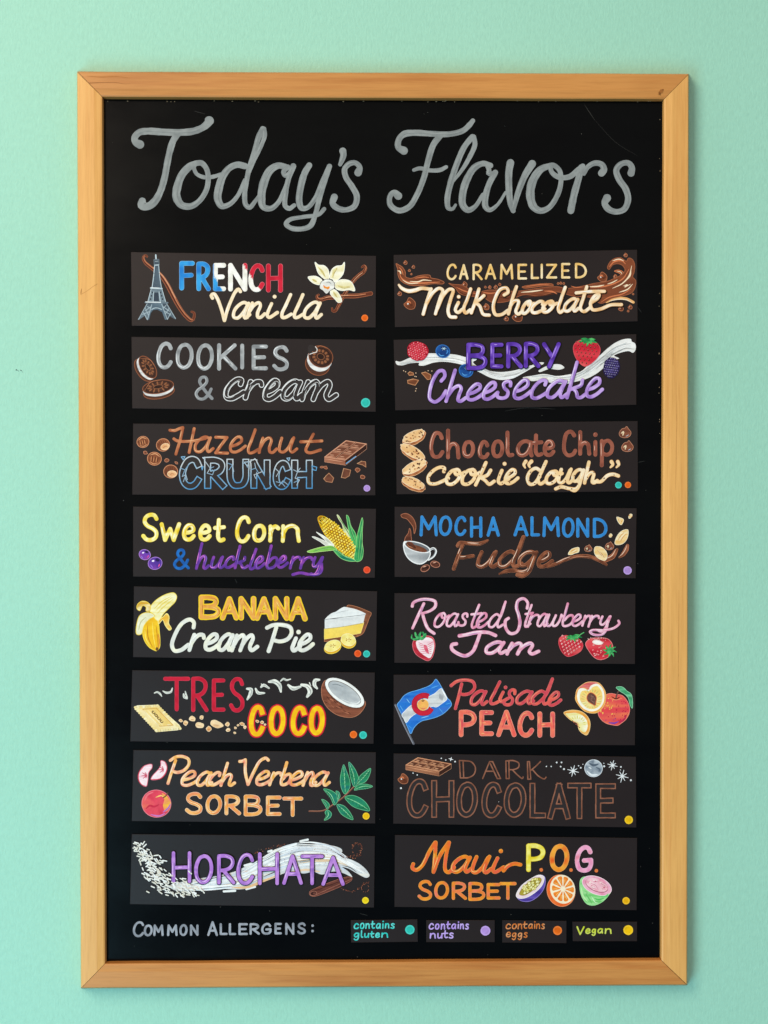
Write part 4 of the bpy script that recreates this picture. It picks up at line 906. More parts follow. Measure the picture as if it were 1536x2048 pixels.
leafp([(1320, 76), (1330, 84), (1346, 140), (1374, 190), (1384, 260), (1370, 270), (1340, 200), (1326, 130)], G1, G2, GL)
P.poly([(1148, 92), (1160, 82), (1180, 84), (1220, 106), (1270, 150), (1320, 200), (1356, 260), (1376, 316), (1366, 338), (1330, 322), (1270, 282), (1210, 220), (1166, 150)], mot((176, 120, 14), (150, 96, 8), 30), True, (226, 170, 20), 5)
R = random.Random(4)
ax = (1160, 92); bx = (1372, 330); L_ = math.hypot(bx[0] - ax[0], bx[1] - ax[1]); tx, ty = (bx[0] - ax[0]) / L_, (bx[1] - ax[1]) / L_
for i in range(20):
    t = (i + .6) / 20; hw = 50 * min(1, (t * 3.0 + .12)) ** .6 * min(1, (1.14 - t) * 2.2) ** .5
    for j in range(-4, 4):
        o_ = (j + (1 if i % 2 else .5)) / 4.0
        if abs(o_) > 1: continue
        d = math.sin(o_ * 1.35) * hw; u = ax[0] + tx * L_ * t - ty * d + 6; v = ax[1] + ty * L_ * t + tx * d
        P.ell(u, v, 6.3, 6.0 - abs(o_) * 1.6, math.degrees(math.atan2(ty, tx)) + R.uniform(-15, 15), mx((246, 204, 30), (254, 240, 130), R.random()), n=8, lift=False)
P.z += LAYER
leafp([(1138, 178), (1146, 182), (1190, 206), (1220, 232), (1244, 262), (1226, 262), (1190, 226)], (240, 240, 226), (196, 200, 180), (246, 246, 236))
leafp([(1112, 206), (1124, 206), (1170, 224), (1204, 240), (1238, 268), (1210, 268), (1160, 236)], (244, 244, 232), (206, 206, 190), (246, 246, 236))
leafp([(1082, 296), (1110, 284), (1180, 266), (1232, 262), (1262, 284), (1230, 288), (1160, 296), (1100, 302)], (92, 170, 60), (140, 200, 84), (186, 222, 140))
leafp([(1240, 284), (1268, 292), (1310, 322), (1350, 336), (1376, 352), (1340, 354), (1290, 338), (1256, 308)], (22, 112, 92), G2, GL)
leafp([(1414, 92), (1418, 110), (1414, 180), (1414, 240), (1420, 300), (1408, 346), (1380, 356), (1366, 340), (1374, 280), (1380, 220), (1396, 150)], G1, G2, GL)
for q in ([(1410, 120), (1396, 220), (1386, 340)], [(1412, 180), (1408, 260), (1398, 340)], [(1326, 100), (1346, 170), (1372, 240)], [(1276, 96), (1310, 150), (1340, 204)], [(1120, 294), (1190, 276), (1246, 272)], [(1262, 296), (1310, 326), (1360, 344)]): P.stroke(q, 3.5, mx(G1, (10, 60, 50), .5), taper='both'); P.stroke(q, 2.5, GL, off=(4, 1), taper='both')
P.build('corn_cob_drawing', K.o, label='yellow corn cob in pulled back green husk')
K.dot(1442, 406, 21, (238, 72, 34), 'red orange dot')

# ================================================================ 8 mocha almond fudge
K = Card((780, 1005), [(28, 26), (1484, 35), (1478, 456), (28, 448)], 'dark card lettered blue MOCHA ALMOND over brown Fudge, with a coffee cup')
BL = mot3((40, 116, 186), (52, 140, 208), (44, 124, 192), 30)
K.word('M 178 288 78 204;O 294 374 78 202;C 388 460 80 202;H 482 556 84 212;A 582 662 84 206;A 744 834 80 204;L 846 904 82 204;M 918 1024 84 208;O 1036 1112 90 212;N 1122 1200 92 212;D 1222 1310 92 214', 20,
       [(1, 0, 0, (92, 160, 214)), (.84, 0, 0, BL)], CAPS, label='blue capitals MOCHA ALMOND')
FU = mot3((92, 50, 34), (136, 78, 52), (166, 102, 72), 24)
K.word('u 524 672 284 398;d 642 786 284 398;g 766 900 286 394;e 888 990 290 398'.replace('d 642 786 284 398', 'd 648 812 284 398'), 25,
       [(1, 0, 0, (190, 120, 86)), (.84, .02, .02, (56, 28, 20)), (.72, -.04, -.05, FU), (.18, -.24, -.2, (246, 214, 190), .95), (.14, .2, .12, (214, 150, 116), .6)], SCRIPT, 0.24,
       extra=[('S', [(408, 260), (420, 244), (470, 246), (540, 248), (588, 230, .7)]), ('S', [(440, 252), (412, 320), (384, 400)]), ('S', [(410, 330), (450, 330), (500, 322)]),
              ('S', [(838, 370), (832, 404), (800, 418), (740, 410), (700, 414), (660, 430, .5)]), ('S', [(950, 386, .8), (1000, 370, .9), (1060, 342, .9), (1130, 324, .9), (1200, 326, 1), (1260, 348, 1), (1306, 376, .6)])], label='glossy brown script word Fudge')
P = K.pen(0)
P.poly([(66, 76), (96, 66), (130, 84), (150, 116), (156, 150), (146, 188), (140, 150), (122, 122), (100, 98), (74, 90)], mot((92, 48, 32), (126, 72, 50), 18), True, (178, 110, 80), 3.5)
P.poly([(118, 156), (124, 168), (128, 210), (136, 250), (160, 280), (110, 276), (88, 246), (92, 212), (110, 184)], mot((80, 42, 30), (112, 62, 44), 18), True, (178, 110, 80), 3.5)
P.build('coffee_pour_drawing', K.o)
P = K.pen(1)
P.stroke([(238, 286), (262, 276), (276, 290), (264, 322), (232, 344)], 13, (236, 236, 234)); P.stroke([(238, 286), (262, 278), (272, 292), (260, 320), (232, 340)], 5, (120, 122, 126))
P.poly([(82, 250), (88, 236), (240, 296), (236, 330), (214, 356), (186, 370), (150, 364), (112, 338), (88, 296)], mot3((120, 124, 128), (206, 208, 208), (160, 164, 166), 26), True, (244, 244, 242), 6)
P.ell(164, 268, 84, 30, 16, (240, 240, 238)); P.ell(164, 268, 76, 24, 16, (110, 114, 118)); P.ell(162, 276, 64, 17, 16, mot((88, 48, 32), (128, 74, 50), 16))
P.poly([(104, 236), (132, 240), (150, 262), (158, 276), (120, 268), (98, 256)], mot((80, 42, 30), (112, 62, 44), 14), True); P.stroke([(100, 246), (112, 262), (140, 272)], 3, (190, 124, 90), taper='both')
P.build('coffee_cup_drawing', K.o, label='white cup full of coffee')
for cx, cy, rt in ((212, 396, -28), (272, 372, 14)):
    P = K.pen(0); P.ell(cx, cy, 28, 18, rt, mot((110, 60, 44), (56, 30, 24), 10), (196, 130, 104), 3.5); P.stroke([(cx - 18, cy + 5), (cx, cy - 2), (cx + 20, cy - 6)], 4, (30, 16, 14), taper='both'); P.stroke([(cx - 14, cy - 8), (cx + 6, cy - 12)], 4, (236, 186, 160), taper='both'); P.build('coffee_bean_drawing', K.o)
def almond(K, pts, mid, lvl=2):
    P = K.pen(lvl); P.poly(pts, mot3((246, 224, 176), (236, 190, 112), (250, 238, 206), 20), True, (250, 236, 204), 3)
    for k, o_ in enumerate((-9, 0, 9)): P.stroke([(p[0] + o_ * .8, p[1] + o_ * .5) for p in mid], 4, (206, 142, 70) if k != 1 else (246, 232, 200), taper='both')
    P.build('almond_drawing', K.o)
almond(K, [(1356, 250), (1366, 206), (1396, 172), (1432, 164), (1432, 206), (1412, 240), (1384, 254)], [(1380, 232), (1396, 206), (1418, 184)])
almond(K, [(1230, 290), (1236, 268), (1270, 268), (1302, 296), (1308, 326), (1296, 348), (1262, 340), (1238, 318)], [(1256, 292), (1272, 310), (1284, 328)])
almond(K, [(1074, 312), (1086, 288), (1112, 274), (1138, 272), (1136, 298), (1112, 306), (1094, 314)], [(1096, 300), (1122, 286)])
almond(K, [(1366, 88), (1386, 92), (1406, 102), (1402, 122), (1392, 134), (1374, 116)], [(1380, 104), (1392, 116)])
almond(K, [(1438, 84), (1446, 70), (1458, 72), (1452, 90), (1440, 96)], [(1444, 86), (1452, 78)]); almond(K, [(1320, 196), (1330, 188), (1338, 196), (1332, 208), (1322, 208)], [(1326, 200), (1332, 197)])
choc_chip(K, 1322, 262, .72); choc_chip(K, 1194, 276, .62)
P = K.pen(1)
for q in ([(1300, 344, 1.2), (1340, 324, 1.2), (1362, 290, .8), (1368, 282, .5)],): P.stroke(q, 26, (176, 108, 76)); P.stroke(q, 20, FU); P.stroke(q, 4, (240, 206, 180), off=(-4, -4), taper='both')
P.build('fudge_swirl_drawing', K.o)
P = K.pen(1); q = [(1380, 332, .3), (1404, 312, 1), (1424, 280, 1.1), (1430, 260, .8)]; P.stroke(q, 26, (176, 108, 76)); P.stroke(q, 20, FU); P.stroke(q, 4, (240, 206, 180), off=(-4, -3), taper='both'); P.build('fudge_swirl_drawing', K.o)
K.dot(1431, 409, 25, LILAC, 'lilac dot for nuts')

# ================================================================ 9 banana cream pie
K = Card((255, 1168), [(40, 14), (1504, 44), (1497, 462), (35, 440)], 'dark card lettered golden BANANA over white Cream Pie, with a peeled banana')
BN = mot3((226, 150, 54), (236, 172, 84), (232, 160, 70), 26)
K.word('B 428 564 64 216;A 556 672 74 220;N 668 776 72 220;A 764 880 74 222;N 874 976 72 222;A 970 1086 74 226', 36,
       [(1, 0, 0, (248, 206, 40)), (.62, 0, 0, BN), (.10, .2, .1, (190, 112, 30), .8), (.1, -.2, -.1, (250, 226, 130), .6)], CAPS, label='golden capitals BANANA edged in yellow')
IV = mot3((240, 238, 226), (222, 222, 214), (246, 242, 214), 36)
K.word('r 372 474 290 410;e 462 570 290 408;a 540 656 290 410;m 628 800 294 412;i 978 1056 312 414;e 1026 1132 292 412', 27,
       [(1, 0, 0, (206, 206, 190)), (.93, 0, 0, IV), (.22, -.24, -.15, (252, 250, 244), .6)], SCRIPT, 0.24,
       extra=[('S', [(398, 262), (400, 232), (378, 214), (330, 236), (284, 310), (268, 370), (284, 402), (322, 398), (366, 366)]), ('S', [(896, 262), (872, 340), (850, 404)]), ('S', [(840, 264), (876, 248), (930, 246), (980, 262), (988, 296), (964, 332), (918, 346), (880, 338)])], label='ivory script words Cream Pie')
P = K.pen(0)
P.poly([(92, 300), (100, 250), (130, 210), (160, 200), (184, 230), (192, 290), (196, 350), (192, 384), (176, 402), (156, 396), (130, 380), (104, 344)], mot3((226, 160, 20), (246, 200, 40), (232, 176, 30), 26), True, (250, 218, 80), 4)
P.poly([(130, 160), (150, 120), (190, 84), (244, 58), (280, 54), (296, 72), (288, 104), (254, 140), (216, 180), (186, 222), (166, 210), (150, 176)], mot3((240, 228, 150), (246, 240, 196), (226, 206, 100), 24), True, (246, 216, 90), 4)
for q in ([(160, 150), (200, 110), (260, 76)], [(176, 180), (220, 136), (276, 92)], [(168, 164), (214, 118), (270, 80)]): P.stroke(q, 5, (226, 196, 70), taper='both')
P.poly([(54, 300), (56, 240), (74, 190), (110, 172), (150, 178), (164, 192), (130, 214), (100, 250), (84, 300), (66, 306)], mot3((240, 236, 204), (226, 222, 180), (248, 246, 226), 20), True, (240, 206, 70), 4)
P.poly([(216, 196), (236, 178), (250, 196), (248, 236), (264, 270), (252, 278), (228, 250), (212, 216), (188, 240), (186, 224)], mot((232, 170, 40), (246, 216, 130), 16), True, (250, 230, 140), 4)
P.poly([(58, 150), (60, 124), (86, 104), (116, 108), (138, 130), (132, 164), (112, 162), (112, 140), (92, 130), (74, 160)], mot((214, 160, 40), (244, 236, 190), 14), True, (240, 206, 80), 4)
for q, c_ in (([(120, 250), (124, 320), (150, 380)], (196, 126, 20)), ([(150, 230), (156, 310), (170, 390)], (250, 220, 90)), ([(172, 250), (180, 320), (184, 376)], (206, 140, 24)), ([(104, 280), (112, 330), (134, 370)], (252, 226, 100)), ([(66, 280), (80, 230), (110, 200)], (196, 190, 140)), ([(186, 300), (192, 350), (186, 386)], (222, 120, 60))): P.stroke(q, 6, c_, taper='both')
P.ell(178, 392, 9, 11, 0, (110, 76, 30)); P.build('banana_drawing', K.o, label='half peeled yellow banana')
P = K.pen(0)
P.poly([(1326, 128), (1370, 134), (1440, 160), (1468, 176), (1456, 206), (1436, 260), (1416, 300), (1370, 318), (1380, 300), (1408, 280), (1424, 216), (1432, 184), (1380, 154), (1322, 138)], mot((110, 64, 42), (150, 92, 62), 18), True, (186, 120, 84), 3)
P.poly([(1186, 310), (1260, 322), (1380, 304), (1384, 316), (1260, 346), (1186, 346)], mot((130, 76, 46), (96, 54, 36), 16), False, (190, 124, 84), 3)
P.poly([(1186, 270), (1280, 262), (1424, 232), (1404, 296), (1280, 318), (1186, 332)], mot3((240, 196, 60), (248, 220, 110), (232, 180, 40), 24), False, (250, 226, 120), 3)
P.poly([(1188, 214), (1300, 206), (1432, 184), (1420, 236), (1300, 256), (1188, 272)], mot3((206, 208, 208), (236, 236, 232), (190, 192, 194), 22), False)
P.poly([(1190, 214), (1226, 178), (1256, 166), (1280, 150), (1304, 138), (1330, 142), (1380, 154), (1436, 182), (1380, 196), (1300, 206), (1240, 208)], mot3((246, 246, 240), (226, 228, 226), (250, 250, 248), 22), True)
P.stroke([(1192, 214), (1260, 204), (1340, 196), (1432, 184)], 3, (130, 130, 130)); P.stroke([(1188, 270), (1290, 258), (1416, 236)], 3, (180, 160, 100))
P.stroke([(1256, 178), (1290, 166), (1330, 160)], 4, (190, 192, 192), taper='both'); P.build('pie_slice_drawing', K.o, label='slice of cream pie with yellow filling')
for cx, cy, a, b_, rt in ((1236, 374, 52, 36, -20), (1330, 338, 46, 40, 20)):
    P = K.pen(1); P.ell(cx, cy + 8, a, b_, rt, (226, 170, 40), (250, 220, 90), 3); P.ell(cx, cy - 2, a * .95, b_ * .9, rt, mot((248, 234, 150), (240, 214, 100), 18), (250, 240, 180), 3)
    for k in range(5): P.ell(cx + 13 * math.cos(k * 1.26), cy - 2 + 9 * math.sin(k * 1.26), 4, 2.6, k * 72, (176, 124, 40), n=7)
    P.stroke([(cx - 20, cy), (cx + 22, cy - 6)], 3, (206, 156, 60), taper='both'); P.build('banana_slice_drawing', K.o)
K.dot(1387, 419, 21, (240, 84, 24), 'orange dot for eggs'); K.dot(1440, 421, 21, TEAL, 'teal dot for gluten')

# ================================================================ 10 roasted strawberry jam
K = Card((780, 1178), [(27, 25), (1477, 30), (1474, 451), (27, 444)], 'dark card lettered pink Roasted Strawberry Jam, with strawberries')
PK = mot3((236, 160, 186), (246, 200, 214), (222, 128, 160), 30)
PKP = [(1, 0, 0, (196, 106, 146)), (.88, 0, 0, PK), (.26, -.2, -.12, (250, 226, 234), .8), (.16, .22, .15, (190, 130, 196), .5)]
K.word('o 264 358 136 236;a 336 426 140 232;s 408 486 140 228;t 474 548 140 242;e 520 602 138 240;d 590 694 144 238;t 800 858 138 236;r 832 906 146 234;a 884 960 142 232;w 940 1044 144 230;b 1036 1120 146 230;e 1096 1168 146 230;r 1158 1214 152 228;r 1196 1268 152 234;y 1262 1344 156 226', 17,
       PKP, SCRIPT, 0.24,
       extra=[('S', [(134, 104, 1.3), (140, 84, 1.2), (176, 66, 1.2), (230, 62, 1.2), (272, 76, 1.3), (272, 106, 1.3), (236, 134, 1.1), (196, 146, 1)]), ('S', [(204, 88, 1.2), (170, 160, 1.3), (136, 236, 1.1)]), ('S', [(196, 146, 1.2), (206, 186, 1.3), (230, 240, 1.3), (266, 268, 1.2)]),
              ('S', [(826, 116, 1.2), (830, 84, 1.2), (806, 58, 1.2), (772, 70, 1.3), (762, 110, 1.3), (776, 160, 1.3), (782, 210, 1.3), (764, 258, 1.2), (726, 268, 1.3), (698, 236, 1.3), (696, 190, 1.3), (714, 176, 1.2)]),
              ('S', [(1312, 200), (1300, 250), (1276, 274), (1226, 274), (1204, 258), (1220, 248), (1290, 248), (1350, 234), (1382, 206), (1376, 192)])], label='pink script words Roasted Strawberry')
K.word('a 566 716 308 398;m 704 912 314 402', 25, PKP, SCRIPT, 0.3,
       extra=[('S', [(418, 282), (456, 276), (520, 262), (590, 262), (636, 280)]), ('S', [(540, 274), (524, 320), (498, 376), (456, 402), (410, 390), (372, 360), (374, 336), (400, 330)])], label='pink script word Jam')
P = K.pen(0)
P.poly([(140, 316), (168, 292), (210, 282), (254, 290), (270, 326), (266, 376), (252, 414), (230, 432), (196, 420), (156, 392), (138, 354)], mot((176, 34, 50), (206, 60, 74), 18), True, (236, 120, 130), 3)
P.poly([(158, 316), (190, 296), (232, 292), (258, 306), (266, 338), (258, 384), (240, 416), (212, 404), (176, 374), (160, 344)], mot3((246, 214, 220), (250, 236, 236), (236, 170, 184), 20), True)
P.poly([(204, 336), (220, 340), (230, 366), (234, 392), (220, 384), (206, 360)], mot((236, 120, 140), (214, 80, 104), 10), True)
for k in range(6): P.stroke([(170 + k * 3, 322 + k * 13), (204 + k * 4, 336 + k * 10)], 4, (222, 110, 130), taper='both'); P.stroke([(260 - k * 2, 318 + k * 14), (222 + k * 3, 340 + k * 10)], 4, (222, 110, 130), taper='both')
for q in ([(170, 300), (150, 304), (130, 294), (132, 276)], [(174, 300), (156, 280), (152, 264)], [(184, 298), (178, 276), (186, 262)], [(196, 298), (206, 280), (198, 262)], [(190, 300), (212, 284), (214, 270)]): P.stroke([(p[0], p[1], 1.1 - i * .25) for i, p in enumerate(q)], 16, mot((34, 130, 70), (90, 190, 110), 8))
P.build('strawberry_half_drawing', K.o, label='halved strawberry with pale pink inside')
strawberry(K, 1084, 346, 74, 62, 18, -20, [(1130, 296), (1146, 276), (1168, 262)], big=False)
strawberry(K, 1254, 360, 72, 70, -118 + 180, 10, None, big=False) if False else None
P = K.pen(1)
P.poly([(1178, 330), (1200, 302), (1250, 294), (1310, 300), (1336, 326), (1342, 370), (1316, 408), (1270, 426), (1236, 416), (1200, 376)], mot3((150, 20, 36), (206, 40, 56), (236, 90, 94), 28), True, (240, 140, 140), 3)
R = random.Random(3)
for k in range(34):
    u, v = 1190 + R.random() * 140, 316 + R.random() * 96
    if (u - 1262) ** 2 / 70 ** 2 + (v - 360) ** 2 / 56 ** 2 > .8: continue
    P.ell(u, v, 6, 5, 20, mx((240, 120, 120), (250, 180, 176), R.random()), n=7); P.ell(u + 2, v + 3, 3, 2.4, 0, (110, 14, 28), n=5)
P.ell(1250, 322, 32, 14, 8, (252, 232, 222)); P.ell(1250, 320, 24, 9, 8, (255, 246, 240))
for k in range(30): P.ell(1192 + R.random() * 110, 292 + R.random() * 18, 2.6, 2, 0, (236, 200, 190), n=6)
for k in range(8):
    th = k * .785; P.stroke([(1324, 372, 1.2), (1324 + 22 * math.cos(th), 372 + 22 * math.sin(th), .9), (1324 + 42 * math.cos(th + .2), 372 + 40 * math.sin(th + .2), .3)], 14, mot((34, 130, 70), (90, 190, 110), 8))
P.build('strawberry_drawing', K.o, label='shiny strawberry tipped on its side')

# ================================================================ 11 tres coco
K = Card((255, 1333), [(30, 22), (1490, 36), (1482, 464), (18, 450)], 'dark card lettered red TRES and yellow COCO, with an open coconut half')
RD = mot3((192, 22, 48), (206, 30, 56), (180, 18, 44), 40)
K.word('T 215 378 62 270;R 384 488 62 274;E 508 590 72 272;S 612 706 64 276', 26, [(1, 0, 0, (220, 70, 92)), (.86, 0, 0, RD)], CAPS, label='crimson capitals TRES')
K.word('C 722 834 222 430;O 842 960 226 428;C 974 1086 226 426;O 1084 1196 228 424', 46, [(1, 0, 0, (200, 30, 50)), (.90, 0, 0, (216, 40, 52)), (.62, 0, 0, mot((250, 204, 24), (244, 184, 16), 24))], CAPS, sq=True, label='yellow capitals COCO outlined in red')
FL = mot((240, 240, 228), (206, 208, 198), 14)
for q, w in (([(162, 160, .6), (178, 154, 1), (196, 164, 1), (206, 180, .5)], 11), ([(214, 148, .5), (234, 158, 1), (262, 152, 1), (270, 130, .5)], 13), ([(338, 166, .6), (342, 184, 1), (358, 192, .7)], 16), ([(348, 150, .5), (352, 166, .8), (360, 186, .6)], 12), ([(720, 134, .6), (744, 138, 1), (740, 166, 1.1), (722, 198, .5)], 22), ([(772, 134, .6), (786, 158, 1.1), (824, 160, .6)], 18), ([(804, 124, .6), (820, 112, 1), (852, 130, .6)], 18), ([(852, 92, .6), (886, 90, 1.2), (914, 112, 1.3), (924, 152, .5)], 22), ([(922, 88, .6), (940, 74, 1), (958, 82, .9), (982, 76, .5)], 12),
             ([(968, 112, .6), (996, 132, 1.2), (1042, 122, .6)], 22), ([(1048, 110, .6), (1084, 120, 1), (1100, 150, 1.3), (1082, 182, .6)], 24), ([(1156, 80, .6), (1130, 84, 1.1), (1126, 112, 1.1), (1142, 132, .6)], 20), ([(1096, 98, .7), (1104, 116, .5)], 9), ([(806, 104, .6), (812, 120, .6)], 8)):
    P = K.pen(0); P.stroke(q, w, FL); P.stroke(q, w * .2, (150, 152, 148), off=(w * .14, w * .14), t0=.1, t1=.9, taper='both'); P.build('coconut_flake_drawing', K.o)
P = K.pen(1)
P.poly([(1196, 82), (1174, 110), (1168, 150), (1176, 200), (1206, 250), (1260, 290), (1320, 306), (1368, 302), (1408, 274), (1434, 222), (1420, 200), (1300, 150)], mot3((96, 52, 36), (146, 84, 60), (120, 66, 46), 18), True, (190, 124, 92), 3)
R = random.Random(8)
for k in range(34):
    t = R.random(); u = 1180 + t * 205; v = 130 + t * 110 + R.uniform(30, 78)
    if ((u + 20 - 1302) / 130) ** 2 + ((v + 10 - 195) / 100) ** 2 > .95: continue
    P.stroke([(u, v), (u + R.uniform(14, 34), v + R.uniform(8, 20))], R.uniform(2.5, 4), R.choice([(190, 120, 90), (70, 36, 26), (160, 96, 68)]), taper='both')
P.ell(1308, 160, 138, 66, 33, (90, 60, 44), None, n=30); P.ell(1308, 158, 134, 63, 33, mot((248, 248, 244), (236, 236, 230), 20), None, n=30)
P.ell(1308, 158, 114, 48, 33, (112, 100, 92), n=28); P.ell(1308, 160, 111, 46, 33, mot3((150, 156, 158), (176, 180, 182), (206, 208, 206), 44), n=28)
for k in range(22): u = R.uniform(1300, 1392); P.stroke([(u, u * .5 - 500 + R.uniform(10, 50)), (u + 14, u * .5 - 500 + R.uniform(10, 50))], 3, (226, 226, 222), taper='both') if False else None
P.stroke([(1330, 226), (1380, 224), (1404, 206)], 10, (232, 232, 228), taper='both'); P.stroke([(1290, 196), (1340, 216), (1386, 212)], 6, (214, 216, 214), taper='both')
P.stroke([(1230, 110), (1260, 108), (1300, 122)], 6, (134, 140, 144), taper='both'); P.build('coconut_drawing', K.o, label='open brown coconut half with white rim')
P = K.pen(1); BI = mot3((246, 222, 150), (232, 190, 96), (250, 238, 196), 22)
P.poly([(44, 244), (60, 236), (180, 232), (194, 252), (310, 352), (322, 372), (300, 382), (180, 392), (160, 372), (58, 262)], BI, False, (252, 240, 200), 4)
def dots(p, q, n, r):
    for k in range(n + 1): P.ell(p[0] + (q[0] - p[0]) * k / n, p[1] + (q[1] - p[1]) * k / n, r, r * .8, 0, mx((250, 236, 190), (240, 210, 130), rnd(k, p[0])), n=9, lift=False)
    P.z += LAYER
for p, q, n in (((48, 246), (180, 236), 8), ((186, 242), (312, 368), 11), ((316, 374), (176, 388), 9), ((172, 384), (52, 256), 11)): dots(p, q, n, 10)
P.poly([(92, 258), (174, 252), (276, 354), (194, 360)], mot((236, 198, 108), (246, 220, 150), 16), False, (206, 150, 66), 3)
for q in ([(96, 262), (190, 356)], [(120, 262), (214, 356)], [(236, 352), (262, 350)]): P.stroke(q, 3.5, (250, 238, 200), taper='both')
P.build('biscuit_drawing', K.o, label='scalloped yellow biscuit stamped with small letters')
P = K.pen(2)
for ch, cx, cy in (('c', 156, 276), ('o', 172, 294), ('c', 188, 312), ('c', 204, 330)):
    for sm_, pts in PRINT[ch]:
        P.stroke([(cx + (p[0] - .5) * 16 * .75 + (p[1] - .5) * 12, cy + (p[1] - .5) * 14 - (p[0] - .5) * 4 + 0) for p in pts], 4.5, (84, 56, 30))
P.build('stamped_lettering', K.o)
for u, v, r, el in ((320, 325, 11, .8), (350, 340, 14, 1), (390, 315, 20, .7), (446, 308, 10, 1.2), (434, 352, 26, .65), (490, 376, 16, .9), (534, 346, 40, .5), (602, 348, 12, 1), (606, 382, 12, .8), (650, 370, 8, .8), (690, 346, 14, .7), (706, 366, 9, 1), (666, 354, 6, .9), (646, 400, 7, .8), (782, 330, 10, .8), (810, 336, 10, .8), (828, 350, 6, 1)):
    P = K.pen(2); P.ell(u, v, r, r * el, 15, mot3((216, 140, 76), (240, 196, 140), (250, 230, 196), r * .8), (246, 216, 176), 2.5, n=10, wob=.18); P.stroke([(u - r * .5, v + r * el * .3), (u + r * .5, v + r * el * .4)], 3, (170, 96, 50), taper='both'); P.build('biscuit_crumb_drawing', K.o)
K.dot(1361, 410, 22, (240, 104, 20), 'orange dot for eggs'); K.dot(1419, 413, 23, TEAL, 'teal dot for gluten')

# ================================================================ 12 palisade peach
K = Card((780, 1340), [(22, 28), (1477, 30), (1474, 452), (22, 445)], 'dark card lettered coral Palisade PEACH, with a blue and white striped flag')
PC = mot3((226, 76, 70), (206, 70, 86), (240, 106, 84), 34)
PCP = [(1, 0, 0, (238, 126, 120)), (.84, 0, 0, PC), (.14, -.22, -.1, (250, 170, 130), .7)]
K.word('a 480 600 116 218;l 592 680 126 212;i 648 724 122 200;s 682 776 110 220;a 754 880 118 212;d 846 982 118 214;e 952 1040 124 222', 21, PCP, SCRIPT, 0.26,
       extra=[('S', [(368, 94), (400, 70), (450, 60), (500, 72), (510, 106), (484, 138), (448, 148), (424, 144)]), ('S', [(432, 84), (416, 150), (394, 232)])], label='coral script word Palisade')
PE = mot3((240, 92, 84), (246, 128, 96), (226, 82, 92), 34)
K.word('P 414 522 240 404;E 538 626 242 398;A 640 762 240 404;C 768 868 246 406;H 888 994 250 408', 31, [(1, 0, 0, (250, 170, 150)), (.86, 0, 0, PE), (.12, -.2, -.06, (252, 196, 130), .8), (.1, .22, .05, (206, 62, 84), .7)], CAPS, label='coral capitals PEACH')
def FP(x, y): return (x * 170 / 1536 * 1536 / 510, y * 170 / 1536 * 1536 / 510)   # from the closer view
def fp(*a): return [FP(*p) for p in a]
P = K.pen(0); FB = mot3((24, 96, 190), (44, 124, 210), (60, 110, 200), 26); FE = (110, 176, 230)
P.poly(fp((130, 630), (180, 560), (260, 460), (370, 400), (480, 370), (600, 330), (700, 290), (770, 240), (830, 168), (870, 210), (920, 290), (980, 400), (1040, 510), (1090, 560), (1110, 630), (1060, 700), (960, 790), (840, 850), (700, 890), (580, 920), (500, 970), (430, 1050), (375, 1150), (320, 1040), (260, 900), (190, 760)), FB, True, FE, 3.5)
P.poly(fp((215, 815), (270, 740), (380, 640), (520, 560), (680, 490), (800, 430), (930, 335), (975, 420), (1030, 520), (930, 610), (840, 668), (760, 660), (600, 740), (450, 800), (370, 860), (290, 950), (250, 880)), mot3((244, 244, 240), (186, 188, 190), (236, 236, 232), 30), True, (240, 244, 246), 3)
for k in range(6): P.stroke(fp((900 + k * 14, 420 + k * 10), (890 + k * 10, 520 + k * 8)), 4, (160, 162, 166), taper='both')
P.stroke(fp((940, 350), (985, 430), (1020, 500)), 9, (250, 250, 248), taper='both')
P.stroke(fp((720, 500), (640, 440), (540, 450), (440, 520), (410, 630), (450, 740), (560, 790), (680, 780), (780, 680)), 0.1, (0, 0, 0)) if False else None
ring = fp((700, 478), (640, 462), (570, 466), (500, 500), (452, 560), (440, 640), (470, 718), (540, 768), (620, 780), (700, 756), (752, 690))
P.stroke(ring, 33, (120, 20, 40), cap=False); P.stroke(ring, 29, mot((206, 34, 56), (186, 28, 50), 20), cap=False)
c_ = FP(596, 630); P.ell(c_[0], c_[1], 35, 35, 0, (110, 40, 30)); P.ell(c_[0], c_[1], 33, 33, 0, mot3((240, 140, 90), (248, 190, 90), (244, 150, 110), 14), (250, 206, 120), 3)
P.stroke([(c_[0] - 12, c_[1] - 26), (c_[0], c_[1] - 22), (c_[0] + 10, c_[1] - 28)], 5, (70, 36, 24), taper='both'); P.stroke([(c_[0], c_[1] - 22), (c_[0], c_[1] - 34)], 4, (60, 34, 24)); P.stroke([(c_[0] - 20, c_[1] + 16), (c_[0], c_[1] + 24), (c_[0] + 18, c_[1] + 18)], 4, (222, 96, 80), taper='both')
for q in (((180, 640), (240, 740)), ((330, 1000), (400, 1060)), ((740, 330), (880, 280)), ((880, 680), (960, 780)), ((1000, 620), (1090, 600)), ((300, 520), (360, 600)), ((560, 870), (700, 830))): P.stroke(fp(*q), 5, mx((60, 150, 224), (150, 206, 240), rnd(q[0][0], 2)), taper='both')
P.stroke([(33, 210), (84, 326), (142, 444)], 13, (92, 92, 100)); P.stroke([(30, 212), (80, 326), (138, 442)], 5, (142, 142, 150))
P.build('flag_drawing', K.o, label='waving blue and white flag with a red ring round a peach')
def GP(x, y): return ((340 + x * 170 / 1536) * 1536 / 510, y * 170 / 1536 * 1536 / 510)
def gp(*a): return [GP(*p) for p in a]
P = K.pen(1); SK = mot3((240, 90, 60), (226, 64, 84), (246, 140, 80), 24)
